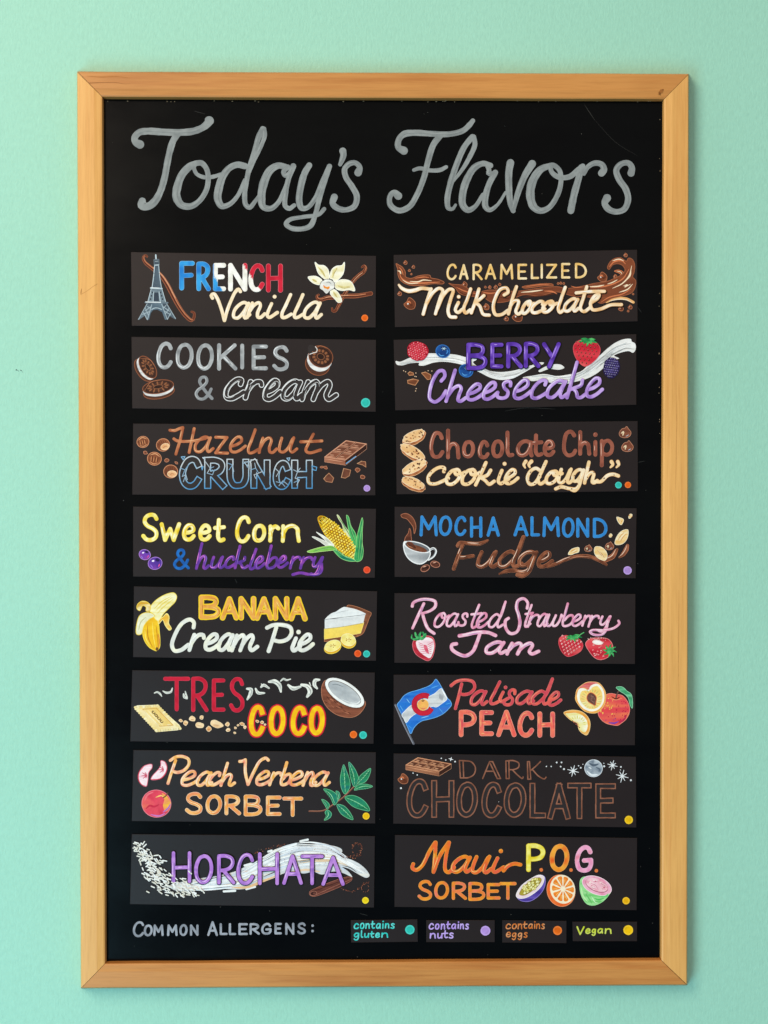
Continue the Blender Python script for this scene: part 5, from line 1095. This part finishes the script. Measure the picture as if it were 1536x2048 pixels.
P.poly(gp((830, 450), (920, 425), (1010, 440), (1120, 460), (1200, 540), (1250, 650), (1255, 760), (1200, 880), (1110, 960), (1040, 1000), (940, 990), (830, 960), (740, 890), (690, 790), (720, 660), (800, 520)), SK, True, (250, 150, 130), 3)
R = random.Random(2)
for k in range(60):
    th = R.random() * 6.28; r = R.random() ** .5 * 250; x, y = 980 + r * math.cos(th), 720 + r * .95 * math.sin(th)
    c1 = (250, 190, 90) if x < 1000 and y < 820 else ((196, 30, 70) if x > 1050 or y < 850 else (120, 60, 150))
    p = GP(x, y); P.ell(p[0], p[1], R.uniform(2.5, 5), R.uniform(2, 4), R.uniform(0, 90), c1, n=7)
P.stroke(gp((880, 950), (980, 960), (1060, 930)), 10, (130, 70, 170), taper='both'); P.stroke(gp((1060, 960), (1150, 900), (1210, 800)), 8, (190, 40, 80), taper='both')
P.stroke(gp((930, 480), (1010, 520), (1080, 490)), 6, (90, 30, 20), taper='both'); P.stroke(gp((880, 500), (1000, 540), (1130, 510)), 4, (250, 160, 110), taper='both')
P.stroke(gp((1010, 500), (1040, 410), (1080, 360)), 8, (104, 74, 66))
P.poly(gp((1015, 315), (1100, 300), (1150, 320), (1210, 380), (1280, 430), (1305, 500), (1305, 690), (1270, 640), (1230, 500), (1160, 430), (1080, 380)), mot((60, 150, 100), (120, 200, 150), 14), True, (150, 214, 170), 3)
P.build('peach_drawing', K.o, label='whole red orange peach with a green leaf')
P = K.pen(2)
P.poly(gp((285, 440), (310, 350), (400, 270), (480, 225), (580, 214), (700, 235), (780, 320), (825, 420), (820, 560), (770, 680), (680, 765), (570, 780), (440, 740), (340, 640), (280, 530)), mot3((236, 140, 50), (246, 176, 80), (240, 150, 60), 20), True, (252, 200, 130), 3)
P.poly(gp((330, 340), (420, 260), (560, 216), (690, 236), (560, 280), (520, 350), (430, 315)), mot((206, 80, 84), (232, 130, 120), 12), True)
P.poly(gp((310, 430), (350, 340), (430, 330), (510, 360), (560, 280), (680, 250), (760, 320), (800, 430), (795, 560), (740, 670), (650, 735), (540, 745), (430, 700), (340, 600), (310, 510)), (252, 246, 226), True)
P.poly(gp((360, 450), (400, 380), (470, 370), (530, 380), (590, 310), (670, 290), (730, 350), (765, 440), (760, 560), (710, 650), (630, 700), (540, 705), (450, 660), (380, 580), (355, 510)), mot3((250, 226, 130), (250, 206, 110), (246, 234, 170), 16), True)
for k in range(22):
    th = k * .2856; P.stroke(gp((565 + 120 * math.cos(th), 530 + 130 * math.sin(th)), (565 + 190 * math.cos(th), 520 + 180 * math.sin(th))), 3.2, (190, 196, 120) if k % 2 else (246, 170, 80), taper='both')
P.poly(gp((500, 450), (545, 410), (610, 430), (655, 490), (650, 580), (635, 640), (570, 610), (510, 570), (485, 510)), mot((84, 54, 46), (122, 82, 70), 8), True, (222, 110, 70), 4)
for q in (((530, 470), (600, 480), (630, 540)), ((540, 540), (580, 560), (620, 600)), ((560, 440), (580, 500), (560, 540))): P.stroke(gp(*q), 3, (156, 114, 100), taper='both')
P.build('peach_half_drawing', K.o, label='cut peach half showing the brown stone')
P = K.pen(1)
P.poly(gp((70, 770), (150, 735), (260, 726), (370, 745), (470, 810), (530, 900), (545, 1000), (520, 1120), (480, 1175), (400, 1140), (340, 1070), (310, 960), (220, 920), (130, 850)), mot((240, 160, 60), (246, 190, 110), 20), True, (252, 214, 150), 3)
P.poly(gp((100, 790), (180, 780), (290, 775), (390, 810), (470, 890), (500, 980), (480, 1090), (440, 1130), (380, 1100), (340, 1050), (330, 960), (230, 910)), mot((252, 248, 226), (240, 226, 130), 16), True)
for k in range(9):
    th = -2.5 + k * .32; P.stroke(gp((310 + 110 * math.cos(th), 980 + 100 * math.sin(th)), (310 + 165 * math.cos(th), 980 + 160 * math.sin(th))), 5, (216, 206, 90) if k % 2 else (236, 220, 120), taper='both')
for k in range(7): p = GP(230 + k * 20, 920 + k * 20); P.ell(p[0], p[1], 4, 3, 40, (206, 110, 90) if k % 2 else (120, 60, 40), n=7)
P.build('peach_slice_drawing', K.o)

# ================================================================ 13 peach verbena sorbet
K = Card((255, 1495), [(37, 14), (1496, 28), (1492, 456), (27, 442)], 'dark card lettered orange Peach Verbena SORBET, with a green leafy sprig')
PV = mot3((240, 160, 60), (252, 210, 160), (236, 130, 100), 22)
PVP = [(1, 0, 0, (206, 100, 60)), (.92, 0, 0, PV), (.24, -.22, -.14, (254, 232, 200), .85), (.16, .22, .14, (244, 176, 30), .6)]
K.word('e 322 440 134 238;a 412 524 138 238;c 488 578 140 236;h 562 660 150 238;e 772 882 134 234;r 856 936 140 234;b 920 1000 146 234;e 976 1082 136 236;n 1058 1150 138 238;a 1110 1232 138 238', 22, PVP, SCRIPT, 0.27,
       extra=[('S', [(258, 78), (290, 58), (330, 54), (366, 70), (370, 100), (342, 136), (300, 150), (276, 144)]), ('S', [(290, 78), (268, 140), (244, 216)]), ('S', [(676, 84), (692, 82), (710, 74)]), ('S', [(710, 76), (710, 150), (726, 222)]), ('S', [(726, 222), (764, 140), (800, 80), (834, 64), (848, 76)])], label='orange and cream script words Peach Verbena')
SB = mot3((248, 190, 130), (240, 160, 70), (236, 140, 110), 30)
K.word('S 346 454 268 406;O 470 570 282 406;R 584 684 284 408;B 700 812 284 414;E 834 928 290 412;T 932 1058 296 418', 25, [(1, 0, 0, (252, 216, 180)), (.82, 0, 0, SB), (.16, -.2, -.1, (252, 226, 180), .7), (.12, .25, .1, (226, 110, 90), .5)], CAPS, label='peach coloured capitals SORBET')
P = K.pen(0)
for pts, m_ in (([(146, 102), (100, 112), (70, 150), (66, 190), (84, 222), (112, 234), (122, 200), (128, 150), (148, 120)], (104, 168)), ([(202, 80), (226, 88), (238, 120), (226, 160), (196, 188), (142, 192), (150, 172), (186, 132), (200, 110)], (206, 132))):
    P = K.pen(0); P.poly(pts, mot3((246, 206, 212), (250, 232, 234), (236, 170, 184), 16), True, (226, 110, 130), 4)
    for k in range(6): P.stroke([(m_[0] + 12, m_[1]), (m_[0] - 4 + 18 * math.cos(k), m_[1] + 22 * math.sin(k))], 5, (206, 60, 90), taper='both')
    P.stroke(pts[1:6], 6, (216, 60, 84), taper='both'); P.build('peach_slice_drawing', K.o)
P = K.pen(0)
P.ell(174, 338, 88, 82, 10, mot3((196, 30, 60), (226, 70, 90), (240, 120, 90), 30), (240, 140, 150), 3, n=30)
P.poly([(206, 274), (240, 296), (260, 336), (250, 370), (228, 386), (214, 350), (222, 310)], mot((244, 180, 60), (240, 150, 90), 12), True); P.stroke([(214, 390), (244, 366), (258, 340)], 10, (176, 110, 190), taper='both')
P.stroke([(140, 404), (190, 412), (226, 396)], 9, (196, 120, 190), taper='both'); P.stroke([(104, 320), (120, 286), (156, 268)], 12, (236, 110, 120), taper='both'); P.stroke([(110, 370), (134, 350), (160, 356), (190, 344)], 12, (200, 40, 66), taper='both'); P.stroke([(170, 300), (206, 290), (220, 306)], 8, (250, 200, 110), taper='both')
P.stroke([(216, 302), (232, 290), (242, 274)], 7, (104, 70, 40)); P.build('peach_drawing', K.o, label='round red peach with a yellow cheek')
P = K.pen(0); st = [(1094, 384), (1180, 380), (1230, 350), (1300, 300), (1370, 230)]; P.stroke(st, 9, (110, 66, 50)); P.stroke(st, 3, (180, 124, 100), off=(-1, -2))
P.build('verbena_stem_drawing', K.o)
def leaf(pts, mid, lvl=1):
    P = K.pen(lvl); P.poly(pts, mot3((20, 96, 66), (40, 140, 90), (24, 110, 110), 20), True, (110, 190, 140), 3); P.stroke(mid, 4, (150, 214, 160), taper='both')
    a, c_ = mid[0], mid[-1]; dx, dy = c_[0] - a[0], c_[1] - a[1]; d = math.hypot(dx, dy); nx, ny = -dy / d, dx / d
    for k in range(1, 6):
        t = k / 6.5; x, y = a[0] + dx * t, a[1] + dy * t; ln = (11 * math.sin(math.pi * t) * d / 150 + 3)
        for s_ in (-1, 1): P.stroke([(x, y), (x + nx * ln * s_ + dx / d * 10, y + ny * ln * s_ + dy / d * 10)], 3, (16, 80, 66) if s_ > 0 else (70, 160, 104), taper='end')
    P.build('verbena_leaf_drawing', K.o)
for pts, mid in (([(1302, 104), (1318, 140), (1336, 190), (1340, 236), (1310, 280), (1290, 250), (1282, 190), (1290, 140)], [(1312, 270), (1308, 190), (1302, 114)]),
                 ([(1334, 88), (1366, 124), (1384, 160), (1394, 200), (1366, 236), (1346, 190), (1338, 140)], [(1370, 226), (1360, 160), (1338, 98)]),
                 ([(1464, 126), (1456, 170), (1430, 208), (1384, 218), (1398, 176), (1430, 146)], [(1390, 214), (1430, 170), (1460, 132)]),
                 ([(1476, 234), (1446, 246), (1400, 252), (1366, 256), (1384, 230), (1426, 220)], [(1370, 252), (1420, 234), (1468, 234)]),
                 ([(1310, 300), (1350, 288), (1400, 304), (1440, 338), (1458, 380), (1410, 374), (1360, 356), (1328, 328)], [(1316, 302), (1380, 330), (1448, 372)]),
                 ([(1262, 344), (1300, 350), (1340, 390), (1358, 434), (1320, 422), (1284, 396)], [(1268, 348), (1310, 384), (1350, 426)]),
                 ([(1182, 250), (1220, 256), (1256, 280), (1270, 310), (1246, 346), (1222, 300)], [(1248, 336), (1226, 286), (1190, 256)]),
                 ([(1256, 262), (1272, 268), (1280, 296), (1266, 318), (1262, 290)], [(1266, 310), (1270, 290), (1262, 268)]),
                 ([(1170, 312), (1196, 322), (1216, 346), (1204, 370), (1190, 350)], [(1206, 364), (1192, 336), (1174, 316)]),
                 ([(1204, 376), (1228, 396), (1222, 420), (1186, 438), (1196, 410), (1190, 390)], [(1206, 382), (1210, 406), (1192, 432)])): leaf(pts, mid)
K.dot(1437, 413, 21, YELLOW, 'yellow dot for vegan')

# ================================================================ 14 dark chocolate
K = Card((780, 1500), [(22, 20), (1480, 40), (1482, 465), (20, 442)], 'dark card lettered DARK CHOCOLATE in hollow brown outline, with a silver moon and stars')
BR = mot((128, 80, 60), (150, 98, 76), 24)
K.word('', 8.5, [(1, 0, 0, BR)], CAPS, label='thin brown capitals DARK',
       extra=[('L', [(418, 64), (424, 168)]), ('L', [(440, 64), (444, 168)]), ('L', [(418, 64), (440, 64)]), ('L', [(424, 168), (446, 168)]), ('S', [(440, 64), (490, 72), (514, 106), (506, 146), (474, 166), (444, 168)]),
              ('L', [(558, 172), (600, 70)]), ('L', [(600, 70), (618, 70)]), ('L', [(618, 70), (666, 172)]), ('L', [(666, 172), (646, 172)]), ('L', [(646, 172), (604, 82)]), ('L', [(580, 128), (624, 128)]),
              ('L', [(698, 66), (700, 172)]), ('L', [(700, 172), (718, 172)]), ('L', [(718, 172), (716, 66)]), ('S', [(698, 66), (744, 64), (776, 80), (774, 104), (744, 118), (718, 118)]), ('S', [(736, 118), (770, 152), (798, 172), (802, 162)]),
              ('L', [(828, 70), (830, 176)]), ('L', [(830, 176), (848, 176)]), ('L', [(848, 176), (840, 70)]), ('L', [(840, 70), (828, 70)]), ('S', [(906, 70), (880, 96), (846, 124)]), ('S', [(858, 118), (896, 158), (930, 174), (940, 164)])])
K.word('C 98 230 170 410;H 248 388 180 410;O 398 530 190 408;C 550 672 190 410;O 684 822 194 408;L 840 942 196 412;A 948 1088 198 420;T 1066 1216 196 418;E 1236 1362 200 412', 36,
       [(1, 0, 0, BR), (.56, 0, 0, (48, 42, 42))], CAPS, sq=True, label='hollow brown capitals CHOCOLATE')
choc_bar(K, (168, 46), (200, 38), (-72, 44), 28, 4, 2, ((120, 68, 46), (58, 30, 20), (226, 160, 118)))
drop(K, 78, 172, 30)
P = K.pen(0); P.ell(1226, 110, 53, 51, 0, mot3((96, 108, 122), (150, 160, 170), (206, 212, 216), 20), (214, 220, 224), 4, n=32)
P.stroke([(1186, 126), (1214, 150), (1250, 148)], 12, (226, 230, 232), taper='both'); P.stroke([(1200, 80), (1226, 92), (1256, 84)], 14, (84, 96, 110), taper='both'); P.stroke([(1240, 104), (1262, 116), (1258, 132)], 10, (90, 102, 116), taper='both'); P.stroke([(1196, 104), (1214, 112)], 8, (224, 228, 230), taper='both')
P.build('moon_drawing', K.o, label='full grey moon')
for cx, cy, r, n in ((1103, 126, 34, 4), (1340, 92, 30, 4), (1399, 158, 38, 4), (367, 55, 13, 2)):
    P = K.pen(0)
    for k in range(n):
        th = .25 + k * math.pi / n; f = 1.0 if k % 2 == 0 else .8
        P.stroke([(cx - r * f * math.cos(th), cy - r * f * math.sin(th), .5), (cx, cy, 1.1), (cx + r * f * math.cos(th), cy + r * f * math.sin(th), .5)], 6, (232, 234, 234))
    P.build('star_drawing', K.o)
P = K.pen(0)
for u, v, r in ((309, 50, 4), (336, 60, 4), (392, 70, 5), (139, 139, 4), (164, 150, 4), (66, 230, 6), (942, 99, 4), (971, 99, 4), (1004, 75, 5), (1033, 75, 5), (1028, 100, 5), (1048, 115, 6), (1136, 95, 4), (1149, 107, 5), (1162, 86, 3), (1290, 98, 6), (1288, 80, 3), (1391, 102, 5), (1388, 120, 3), (1451, 182, 6), (655, 312, 2)): P.ell(u, v, r, col=(226, 228, 228), n=9)
P.build('star_speck', K.o)
K.dot(1438, 421, 25, YELLOW, 'yellow dot for vegan')

# ================================================================ 15 horchata
K = Card((255, 1660), [(27, 24), (1490, 36), (1485, 465), (16, 445)], 'dark card lettered lilac HORCHATA over a white milky swoosh with rice grains')
P = K.pen(0); HW = mot3((238, 238, 234), (206, 208, 210), (240, 232, 218), 34)
P.poly([(250, 340), (330, 312), (430, 292), (540, 276), (640, 252), (720, 216), (790, 180), (850, 140), (900, 112), (960, 98), (1060, 86), (1180, 88), (1250, 98), (1290, 116), (1292, 134), (1262, 134), (1276, 158), (1340, 176), (1400, 206), (1446, 250), (1458, 276), (1440, 288), (1390, 266), (1330, 232), (1290, 222), (1330, 250), (1354, 284), (1300, 260), (1240, 250), (1170, 268), (1120, 252), (1060, 262), (1000, 250), (940, 262), (880, 290), (800, 320), (720, 352), (640, 358), (540, 352), (440, 360), (340, 372), (280, 360)], HW, True)
R = random.Random(12)
for q, w, c_ in (([(330, 340), (460, 322), (600, 320), (740, 300)], 26, (236, 216, 180)), ([(620, 346), (720, 344), (820, 306), (900, 276)], 16, (236, 190, 140)), ([(540, 296), (660, 272), (760, 232)], 10, (240, 196, 150)), ([(700, 300), (800, 262), (900, 226)], 18, (214, 222, 232)),
                 ([(860, 250), (960, 214), (1060, 196), (1160, 200)], 22, (216, 224, 232)), ([(1000, 250), (1080, 240), (1160, 252)], 14, (240, 206, 170)), ([(920, 140), (1020, 112), (1140, 106), (1260, 122)], 12, (250, 250, 248)), ([(1100, 150), (1200, 152), (1300, 180), (1400, 230)], 12, (252, 252, 250)),
                 ([(1180, 200), (1250, 206), (1310, 240)], 16, (200, 212, 226)), ([(760, 262), (860, 214), (980, 176), (1080, 170)], 8, (196, 192, 186)), ([(1300, 196), (1360, 216), (1420, 256)], 8, (226, 228, 228))): P.stroke(q, w, c_, taper='both')
for q in ([(890, 138), (960, 112), (1056, 90)], [(1000, 134), (1120, 118), (1270, 138)], [(1290, 214), (1340, 226), (1380, 254)], [(760, 200), (820, 176), (880, 150)], [(560, 288), (640, 266), (700, 244)]): P.stroke(q, 5, (46, 41, 43), taper='both')
flow = [(270, 345), (380, 342), (500, 325), (620, 306), (720, 276), (820, 226), (920, 176), (1020, 148), (1120, 140), (1220, 150), (1320, 196), (1430, 262)]
for k in range(120):
    i0 = R.randrange(0, 9); n_ = R.choice([2, 3, 3, 4]); half = (16, 24, 30, 38, 48, 62, 70, 72, 66, 54, 30, 12)
    f = R.uniform(-1.05, 1.05); q = [(flow[i][0] + R.uniform(-8, 8), flow[i][1] + f * half[i] + R.uniform(-4, 4)) for i in range(i0, min(12, i0 + n_))]
    if len(q) < 2: continue
    c_ = R.choice([(248, 248, 246), (248, 248, 246), (226, 228, 230), (206, 212, 220), (236, 206, 168) if f > .1 else (240, 240, 238), (244, 244, 240)])
    P.stroke(q, R.uniform(4, 11), c_, taper='both')
for k in range(10):
    i0 = R.randrange(1, 8); f = R.choice([-1, 1]) * R.uniform(.5, 1.0); half = (16, 24, 30, 38, 48, 62, 70, 72, 66, 54, 30, 12)
    q = [(flow[i][0], flow[i][1] + f * half[i]) for i in range(i0, i0 + 2)]
    P.stroke(q, R.uniform(2, 4), (58, 52, 52), taper='both')
for k in range(70):
    u = R.uniform(780, 1270); v = 150 - (u - 780) * .05 + R.uniform(-40, 80); P.ell(u, v, R.uniform(1.2, 2.4), col=(150, 124, 100), n=5)
P.build('milk_swoosh_drawing', K.o, label='broad white brush swoosh with tan streaks')
for a in ([(1042, 68), (1086, 58)], [(706, 214), (748, 202)], [(580, 370), (648, 366)], [(716, 356), (768, 342)], [(848, 130), (868, 124)]):
    P = K.pen(0); P.stroke(a, 13, (236, 236, 232)); P.build('milk_splash_drawing', K.o)
P = K.pen(5)
pathr = [(60, 80), (90, 130), (120, 200), (170, 270), (260, 330), (420, 370)]
for k in range(270):
    t = R.random() ** .8 * 4.999; i = int(t); f = t - i
    cx = pathr[i][0] + (pathr[i + 1][0] - pathr[i][0]) * f; cy = pathr[i][1] + (pathr[i + 1][1] - pathr[i][1]) * f
    sp = (36, 44, 60, 66, 56, 30)[i] * 1.0; x = cx + R.gauss(0, sp * .5); y = cy + R.gauss(0, sp * .62)
    if not (32 < x < 500 and 60 < y < 405) or (t < 1.5 and R.random() < .55): continue
    th = R.gauss(.5 if t > 2 else R.choice([-.6, .5]), .4); ln = R.uniform(7, 12)
    P.stroke([(x - ln * math.cos(th), y - ln * math.sin(th), .8), (x + ln * math.cos(th), y + ln * math.sin(th), .8)], R.uniform(7.5, 10), mx((246, 246, 243), (222, 216, 200), R.random()))
P.build('rice_grain_pattern', K.o, label='scattered white rice grains')
P = K.pen(5)
P.poly([(1096, 374), (1110, 362), (1330, 282), (1352, 290), (1348, 304), (1150, 394), (1118, 400), (1098, 390)], mot((92, 48, 38), (120, 66, 52), 16), True, (156, 96, 78), 3)
P.stroke([(1116, 372), (1230, 328), (1340, 288)], 4, (60, 28, 24)); P.stroke([(1140, 388), (1250, 338), (1346, 298)], 3, (160, 100, 82)); P.ell(1120, 382, 20, 13, -10, (60, 30, 26), (170, 110, 90), 3); P.ell(1126, 382, 9, 6, 0, (110, 62, 50)); P.build('cinnamon_stick_drawing', K.o, label='rolled brown cinnamon stick')
K.word('H 266 384 128 320;O 402 516 146 326;R 540 650 146 328;C 656 762 138 330;H 786 912 134 332;A 932 1056 148 330;T 1042 1182 148 332;A 1168 1308 156 336', 23,
       [(1.36, .04, .04, (24, 18, 28)), (1, 0, 0, mot3((150, 100, 186), (196, 140, 216), (170, 110, 200), 30)), (.26, -.22, -.06, (228, 186, 236), .7), (.18, .24, .06, (120, 84, 170), .6)], CAPS, level=6, label='lilac capitals HORCHATA')
P = K.pen(1)
for k in range(150):
    z_ = R.random()
    if z_ < .30: t = R.random() * 5.6; u, v = 1384 + (34 - t * 2) * math.cos(t + 2.2), 116 + (40 - t * 2) * math.sin(t + 2.2)
    elif z_ < .5: t = R.random(); u, v = 1280 + 120 * t, 150 + 14 * math.sin(t * 3)
    elif z_ < .75: t = R.random(); u, v = 760 + 190 * t, 148 - 60 * t ** .7
    else: t = R.random(); u, v = 1290 + 170 * t, 346 + 26 * math.sin(t * 5)
    P.ell(u + R.gauss(0, 5), v + R.gauss(0, 5), R.uniform(1.6, 3.4), col=R.choice([(136, 76, 56), (168, 104, 76), (110, 60, 44)]), n=6)
for k in range(26): t = R.random() * 6; u, v = 1432 + 22 * math.cos(t), 350 + 24 * math.sin(t); P.ell(u, v, 2.2, col=(146, 88, 66), n=6)
P.build('cinnamon_speck', K.o)
K.dot(1433, 424, 20, (250, 216, 20), 'yellow dot for vegan')

# ================================================================ 16 maui pog sorbet
K = Card((780, 1665), [(30, 14), (1487, 32), (1484, 466), (27, 446)], 'dark card lettered orange Maui P.O.G. SORBET above cut tropical fruit')
MO = mot3((240, 150, 30), (236, 110, 40), (232, 96, 70), 34)
MOP = [(1, 0, 0, (246, 176, 80)), (.86, .02, .02, MO), (.16, -.22, -.14, (250, 206, 120), .7)]
P = K.pen(1)
P.letters('a 366 510 134 248;u 492 628 132 252;i 604 700 140 250', 25, MOP, SCRIPT, 0.26,
          extra=[('S', [(140, 190), (134, 212), (156, 226), (190, 204), (240, 110), (272, 60)]), ('S', [(276, 60), (270, 150), (262, 238)]), ('S', [(262, 238), (300, 140), (352, 60)]), ('S', [(356, 60), (336, 150), (334, 228), (352, 240), (386, 210)]), ('S', [(684, 230), (710, 202), (750, 188), (786, 194)])])
P.build('lettering', K.o, label='orange script word Maui')
K.word('P 820 936 66 238', 31, [(1, 0, 0, (226, 196, 30)), (.84, 0, 0, mot3((240, 216, 40), (248, 236, 130), (228, 200, 30), 30))], CAPS, label='yellow capital P'); K.word('O 962 1080 68 238', 31, [(1, 0, 0, (248, 170, 90)), (.84, 0, 0, mot3((240, 130, 30), (246, 170, 60), (232, 90, 30), 34))], CAPS, label='orange capital O')
K.word('G 1114 1224 76 242', 29, [(1, 0, 0, (248, 190, 214)), (.84, 0, 0, mot3((232, 120, 166), (244, 176, 204), (236, 130, 150), 30))], CAPS, label='pink capital G')
P = K.pen(1)
for u, v in ((911, 225), (1090, 226), (1243, 230)): P.ell(u, v, 11, col=(228, 120, 60), n=14)
P.build('full_stop_dot', K.o)
SOB = mot3((244, 170, 50), (238, 130, 40), (240, 120, 110), 34)
K.word('S 166 256 286 410;O 266 356 292 404;R 372 464 296 406;B 472 574 298 412;E 582 666 304 404;T 658 762 298 406', 21, [(1, 0, 0, (246, 176, 90)), (.84, 0, 0, SOB)], CAPS, label='orange capitals SORBET')
P = K.pen(1)
P.poly([(762, 380), (790, 330), (850, 280), (904, 256), (930, 266), (936, 300), (920, 350), (880, 394), (830, 416), (780, 406)], mot((70, 50, 140), (104, 84, 176), 18), True, (150, 130, 206), 3)
P.poly([(760, 382), (784, 330), (840, 284), (900, 256), (928, 268), (920, 310), (880, 356), (820, 392), (776, 396)], mot((244, 224, 220), (236, 206, 214), 16), True, (250, 240, 240), 3)
P.poly([(780, 372), (800, 332), (850, 290), (900, 272), (912, 284), (896, 316), (856, 352), (804, 378)], (176, 156, 52), True, (150, 110, 50), 3)
for k in range(40):
    t = R.random(); d = R.uniform(-1, 1); u = 796 + 104 * t - d * 20 * math.sin(math.pi * t) ** .5; v = 362 - 78 * t - d * 24 * math.sin(math.pi * t) ** .5 + 0
    P.ell(u, v, 9.5, 7, -40, mx((236, 222, 110), (250, 244, 190), R.random()), (150, 130, 30), 2, n=9)
P.build('passion_fruit_drawing', K.o, label='cut purple passion fruit with yellow seeds')
P = K.pen(1)
P.ell(1030, 350, 84, 96, -16, mot((236, 90, 30), (246, 130, 60), 20), (250, 160, 110), 3, n=30); P.ell(1040, 342, 75, 88, -16, (252, 234, 200), None, n=30)
a = math.radians(-16)
for k in range(10):
    t0, t1 = k * .6283 + .09, (k + 1) * .6283 - .09
    def op(r, t): x, y = 66 * r * math.cos(t), 78 * r * math.sin(t); return (1042 + x * math.cos(a) - y * math.sin(a), 340 + x * math.sin(a) + y * math.cos(a))
    tm = (t0 + t1) / 2
    P.poly([op(.2, tm), op(.6, t0 + .03), op(.95, t0), op(1, tm), op(.95, t1), op(.6, t1 - .03)], mot3((232, 96, 20), (246, 150, 50), (236, 110, 30), 10), True)
    P.stroke([op(.5, tm), op(.88, tm - .1)], 4, (250, 196, 110), taper='both')
P.build('orange_slice_drawing', K.o, label='round orange slice with pale segments lines')
P = K.pen(1)
P.poly([(1150, 280), (1180, 266), (1330, 350), (1318, 376), (1280, 416), (1230, 438), (1190, 432), (1160, 396), (1144, 340)], mot3((96, 190, 90), (150, 220, 140), (180, 230, 160), 18), True, (170, 230, 160), 3)
P.ell(1246, 320, 92, 52, 22, mot((244, 180, 200), (236, 140, 168), 18), (250, 220, 226), 4, n=28); P.ell(1246, 318, 72, 38, 22, (150, 60, 80), n=26); P.ell(1246, 316, 70, 36, 22, mot3((232, 110, 140), (250, 210, 214), (240, 140, 160), 14), n=26)
for q in ([(1200, 300), (1230, 310), (1250, 340)], [(1262, 296), (1290, 320), (1280, 340)], [(1220, 290), (1250, 292)], [(1210, 326), (1234, 336)]): P.stroke(q, 6, (252, 226, 226), taper='both'); P.stroke(q, 3, (206, 70, 110), off=(4, 5), taper='both')
for q, w, c_ in (([(1152, 330), (1162, 380), (1190, 416)], 9, (196, 236, 170)), ([(1180, 372), (1200, 400), (1216, 428)], 8, (110, 190, 104)), ([(1230, 396), (1256, 404), (1290, 396)], 10, (84, 190, 96)), ([(1214, 384), (1236, 420), (1252, 424)], 5, (210, 244, 196)), ([(1270, 388), (1296, 384), (1316, 368)], 7, (110, 210, 120)), ([(1166, 350), (1186, 360), (1180, 384)], 5, (120, 190, 110))):
    P.stroke(q, w, c_, taper='both')
for k in range(14): th = R.random() * 6.28; P.ell(1246 + 44 * math.cos(th) * .93 - 20 * math.sin(th) * .37, 316 + 44 * math.cos(th) * .37 + 20 * math.sin(th) * .93, 4.5, 2.6, 22, R.choice([(252, 232, 220), (206, 80, 110)]), n=7)
P.build('guava_drawing', K.o, label='cut green guava with pink flesh')
K.dot(1422, 411, 22, (250, 186, 14), 'yellow dot for vegan')

# ================================================================ allergen key tags
def tag(corners, lab, lines, col, dotc, dlab):
    K = Card((690, 1825), corners, lab, 'allergen_tag', 'allergen tag', 'allergen key tags along the bottom of the board', 600 / 1536)
    for spec, w in lines:
        P = K.pen(); P.letters(spec, w, [(1, 0, 0, mot(col, mx(col, (255, 255, 255), .25), 12))], PRINT, 0.06); P.build('lettering', K.o)
    K.dot(dotc[0], dotc[1], dotc[2], dotc[3], dlab)
tag([(30, 38), (370, 34), (373, 148), (32, 152)], 'small dark tag reading contains gluten in teal beside a teal dot',
    [('c 44 72 54 86;o 76 100 52 86;n 104 128 54 84;t 130 154 54 84;a 158 184 54 84;i 190 198 54 84;n 204 228 54 82;s 232 256 54 84', 7.5), ('g 44 74 102 130;l 80 96 106 130;u 98 124 104 130;t 126 150 104 130;e 154 180 102 130;n 186 222 102 130', 7.5)], (44, 196, 186), (332, 88, 24, TEAL), 'teal dot')
tag([(416, 38), (766, 38), (766, 150), (416, 150)], 'small dark tag reading contains nuts in lilac beside a lilac dot',
    [('c 428 456 54 88;o 460 484 56 88;n 490 514 56 88;t 516 540 56 86;a 544 570 56 86;i 576 584 56 84;n 588 610 56 86;s 614 636 56 88', 7.5), ('n 434 466 104 134;u 472 500 104 134;t 500 528 102 132;s 530 558 102 134', 7.5)], (178, 144, 224), (719, 93, 25, LILAC), 'lilac dot')
tag([(805, 38), (1133, 42), (1133, 155), (805, 152)], 'small dark tag reading contains eggs in orange beside an orange dot',
    [('c 822 850 56 86;o 854 880 56 86;n 884 908 56 86;t 908 934 56 84;a 938 962 56 84;i 966 976 56 84;n 978 1000 56 84;s 1004 1024 56 86', 6.5), ('e 824 850 98 128;g 854 878 102 128;g 884 908 102 128;s 914 936 100 130', 6.5)], (206, 112, 46), (1088, 92, 23, (238, 108, 22)), 'orange dot')
tag([(1164, 46), (1494, 46), (1494, 145), (1166, 145)], 'small dark tag reading Vegan in yellow green beside a yellow dot',
    [('V 1184 1226 70 116;e 1230 1258 80 110;g 1262 1286 82 108;a 1292 1322 80 108;n 1330 1366 80 110', 8.0)], (196, 206, 50), (1450, 90, 25, YELLOW), 'yellow dot')
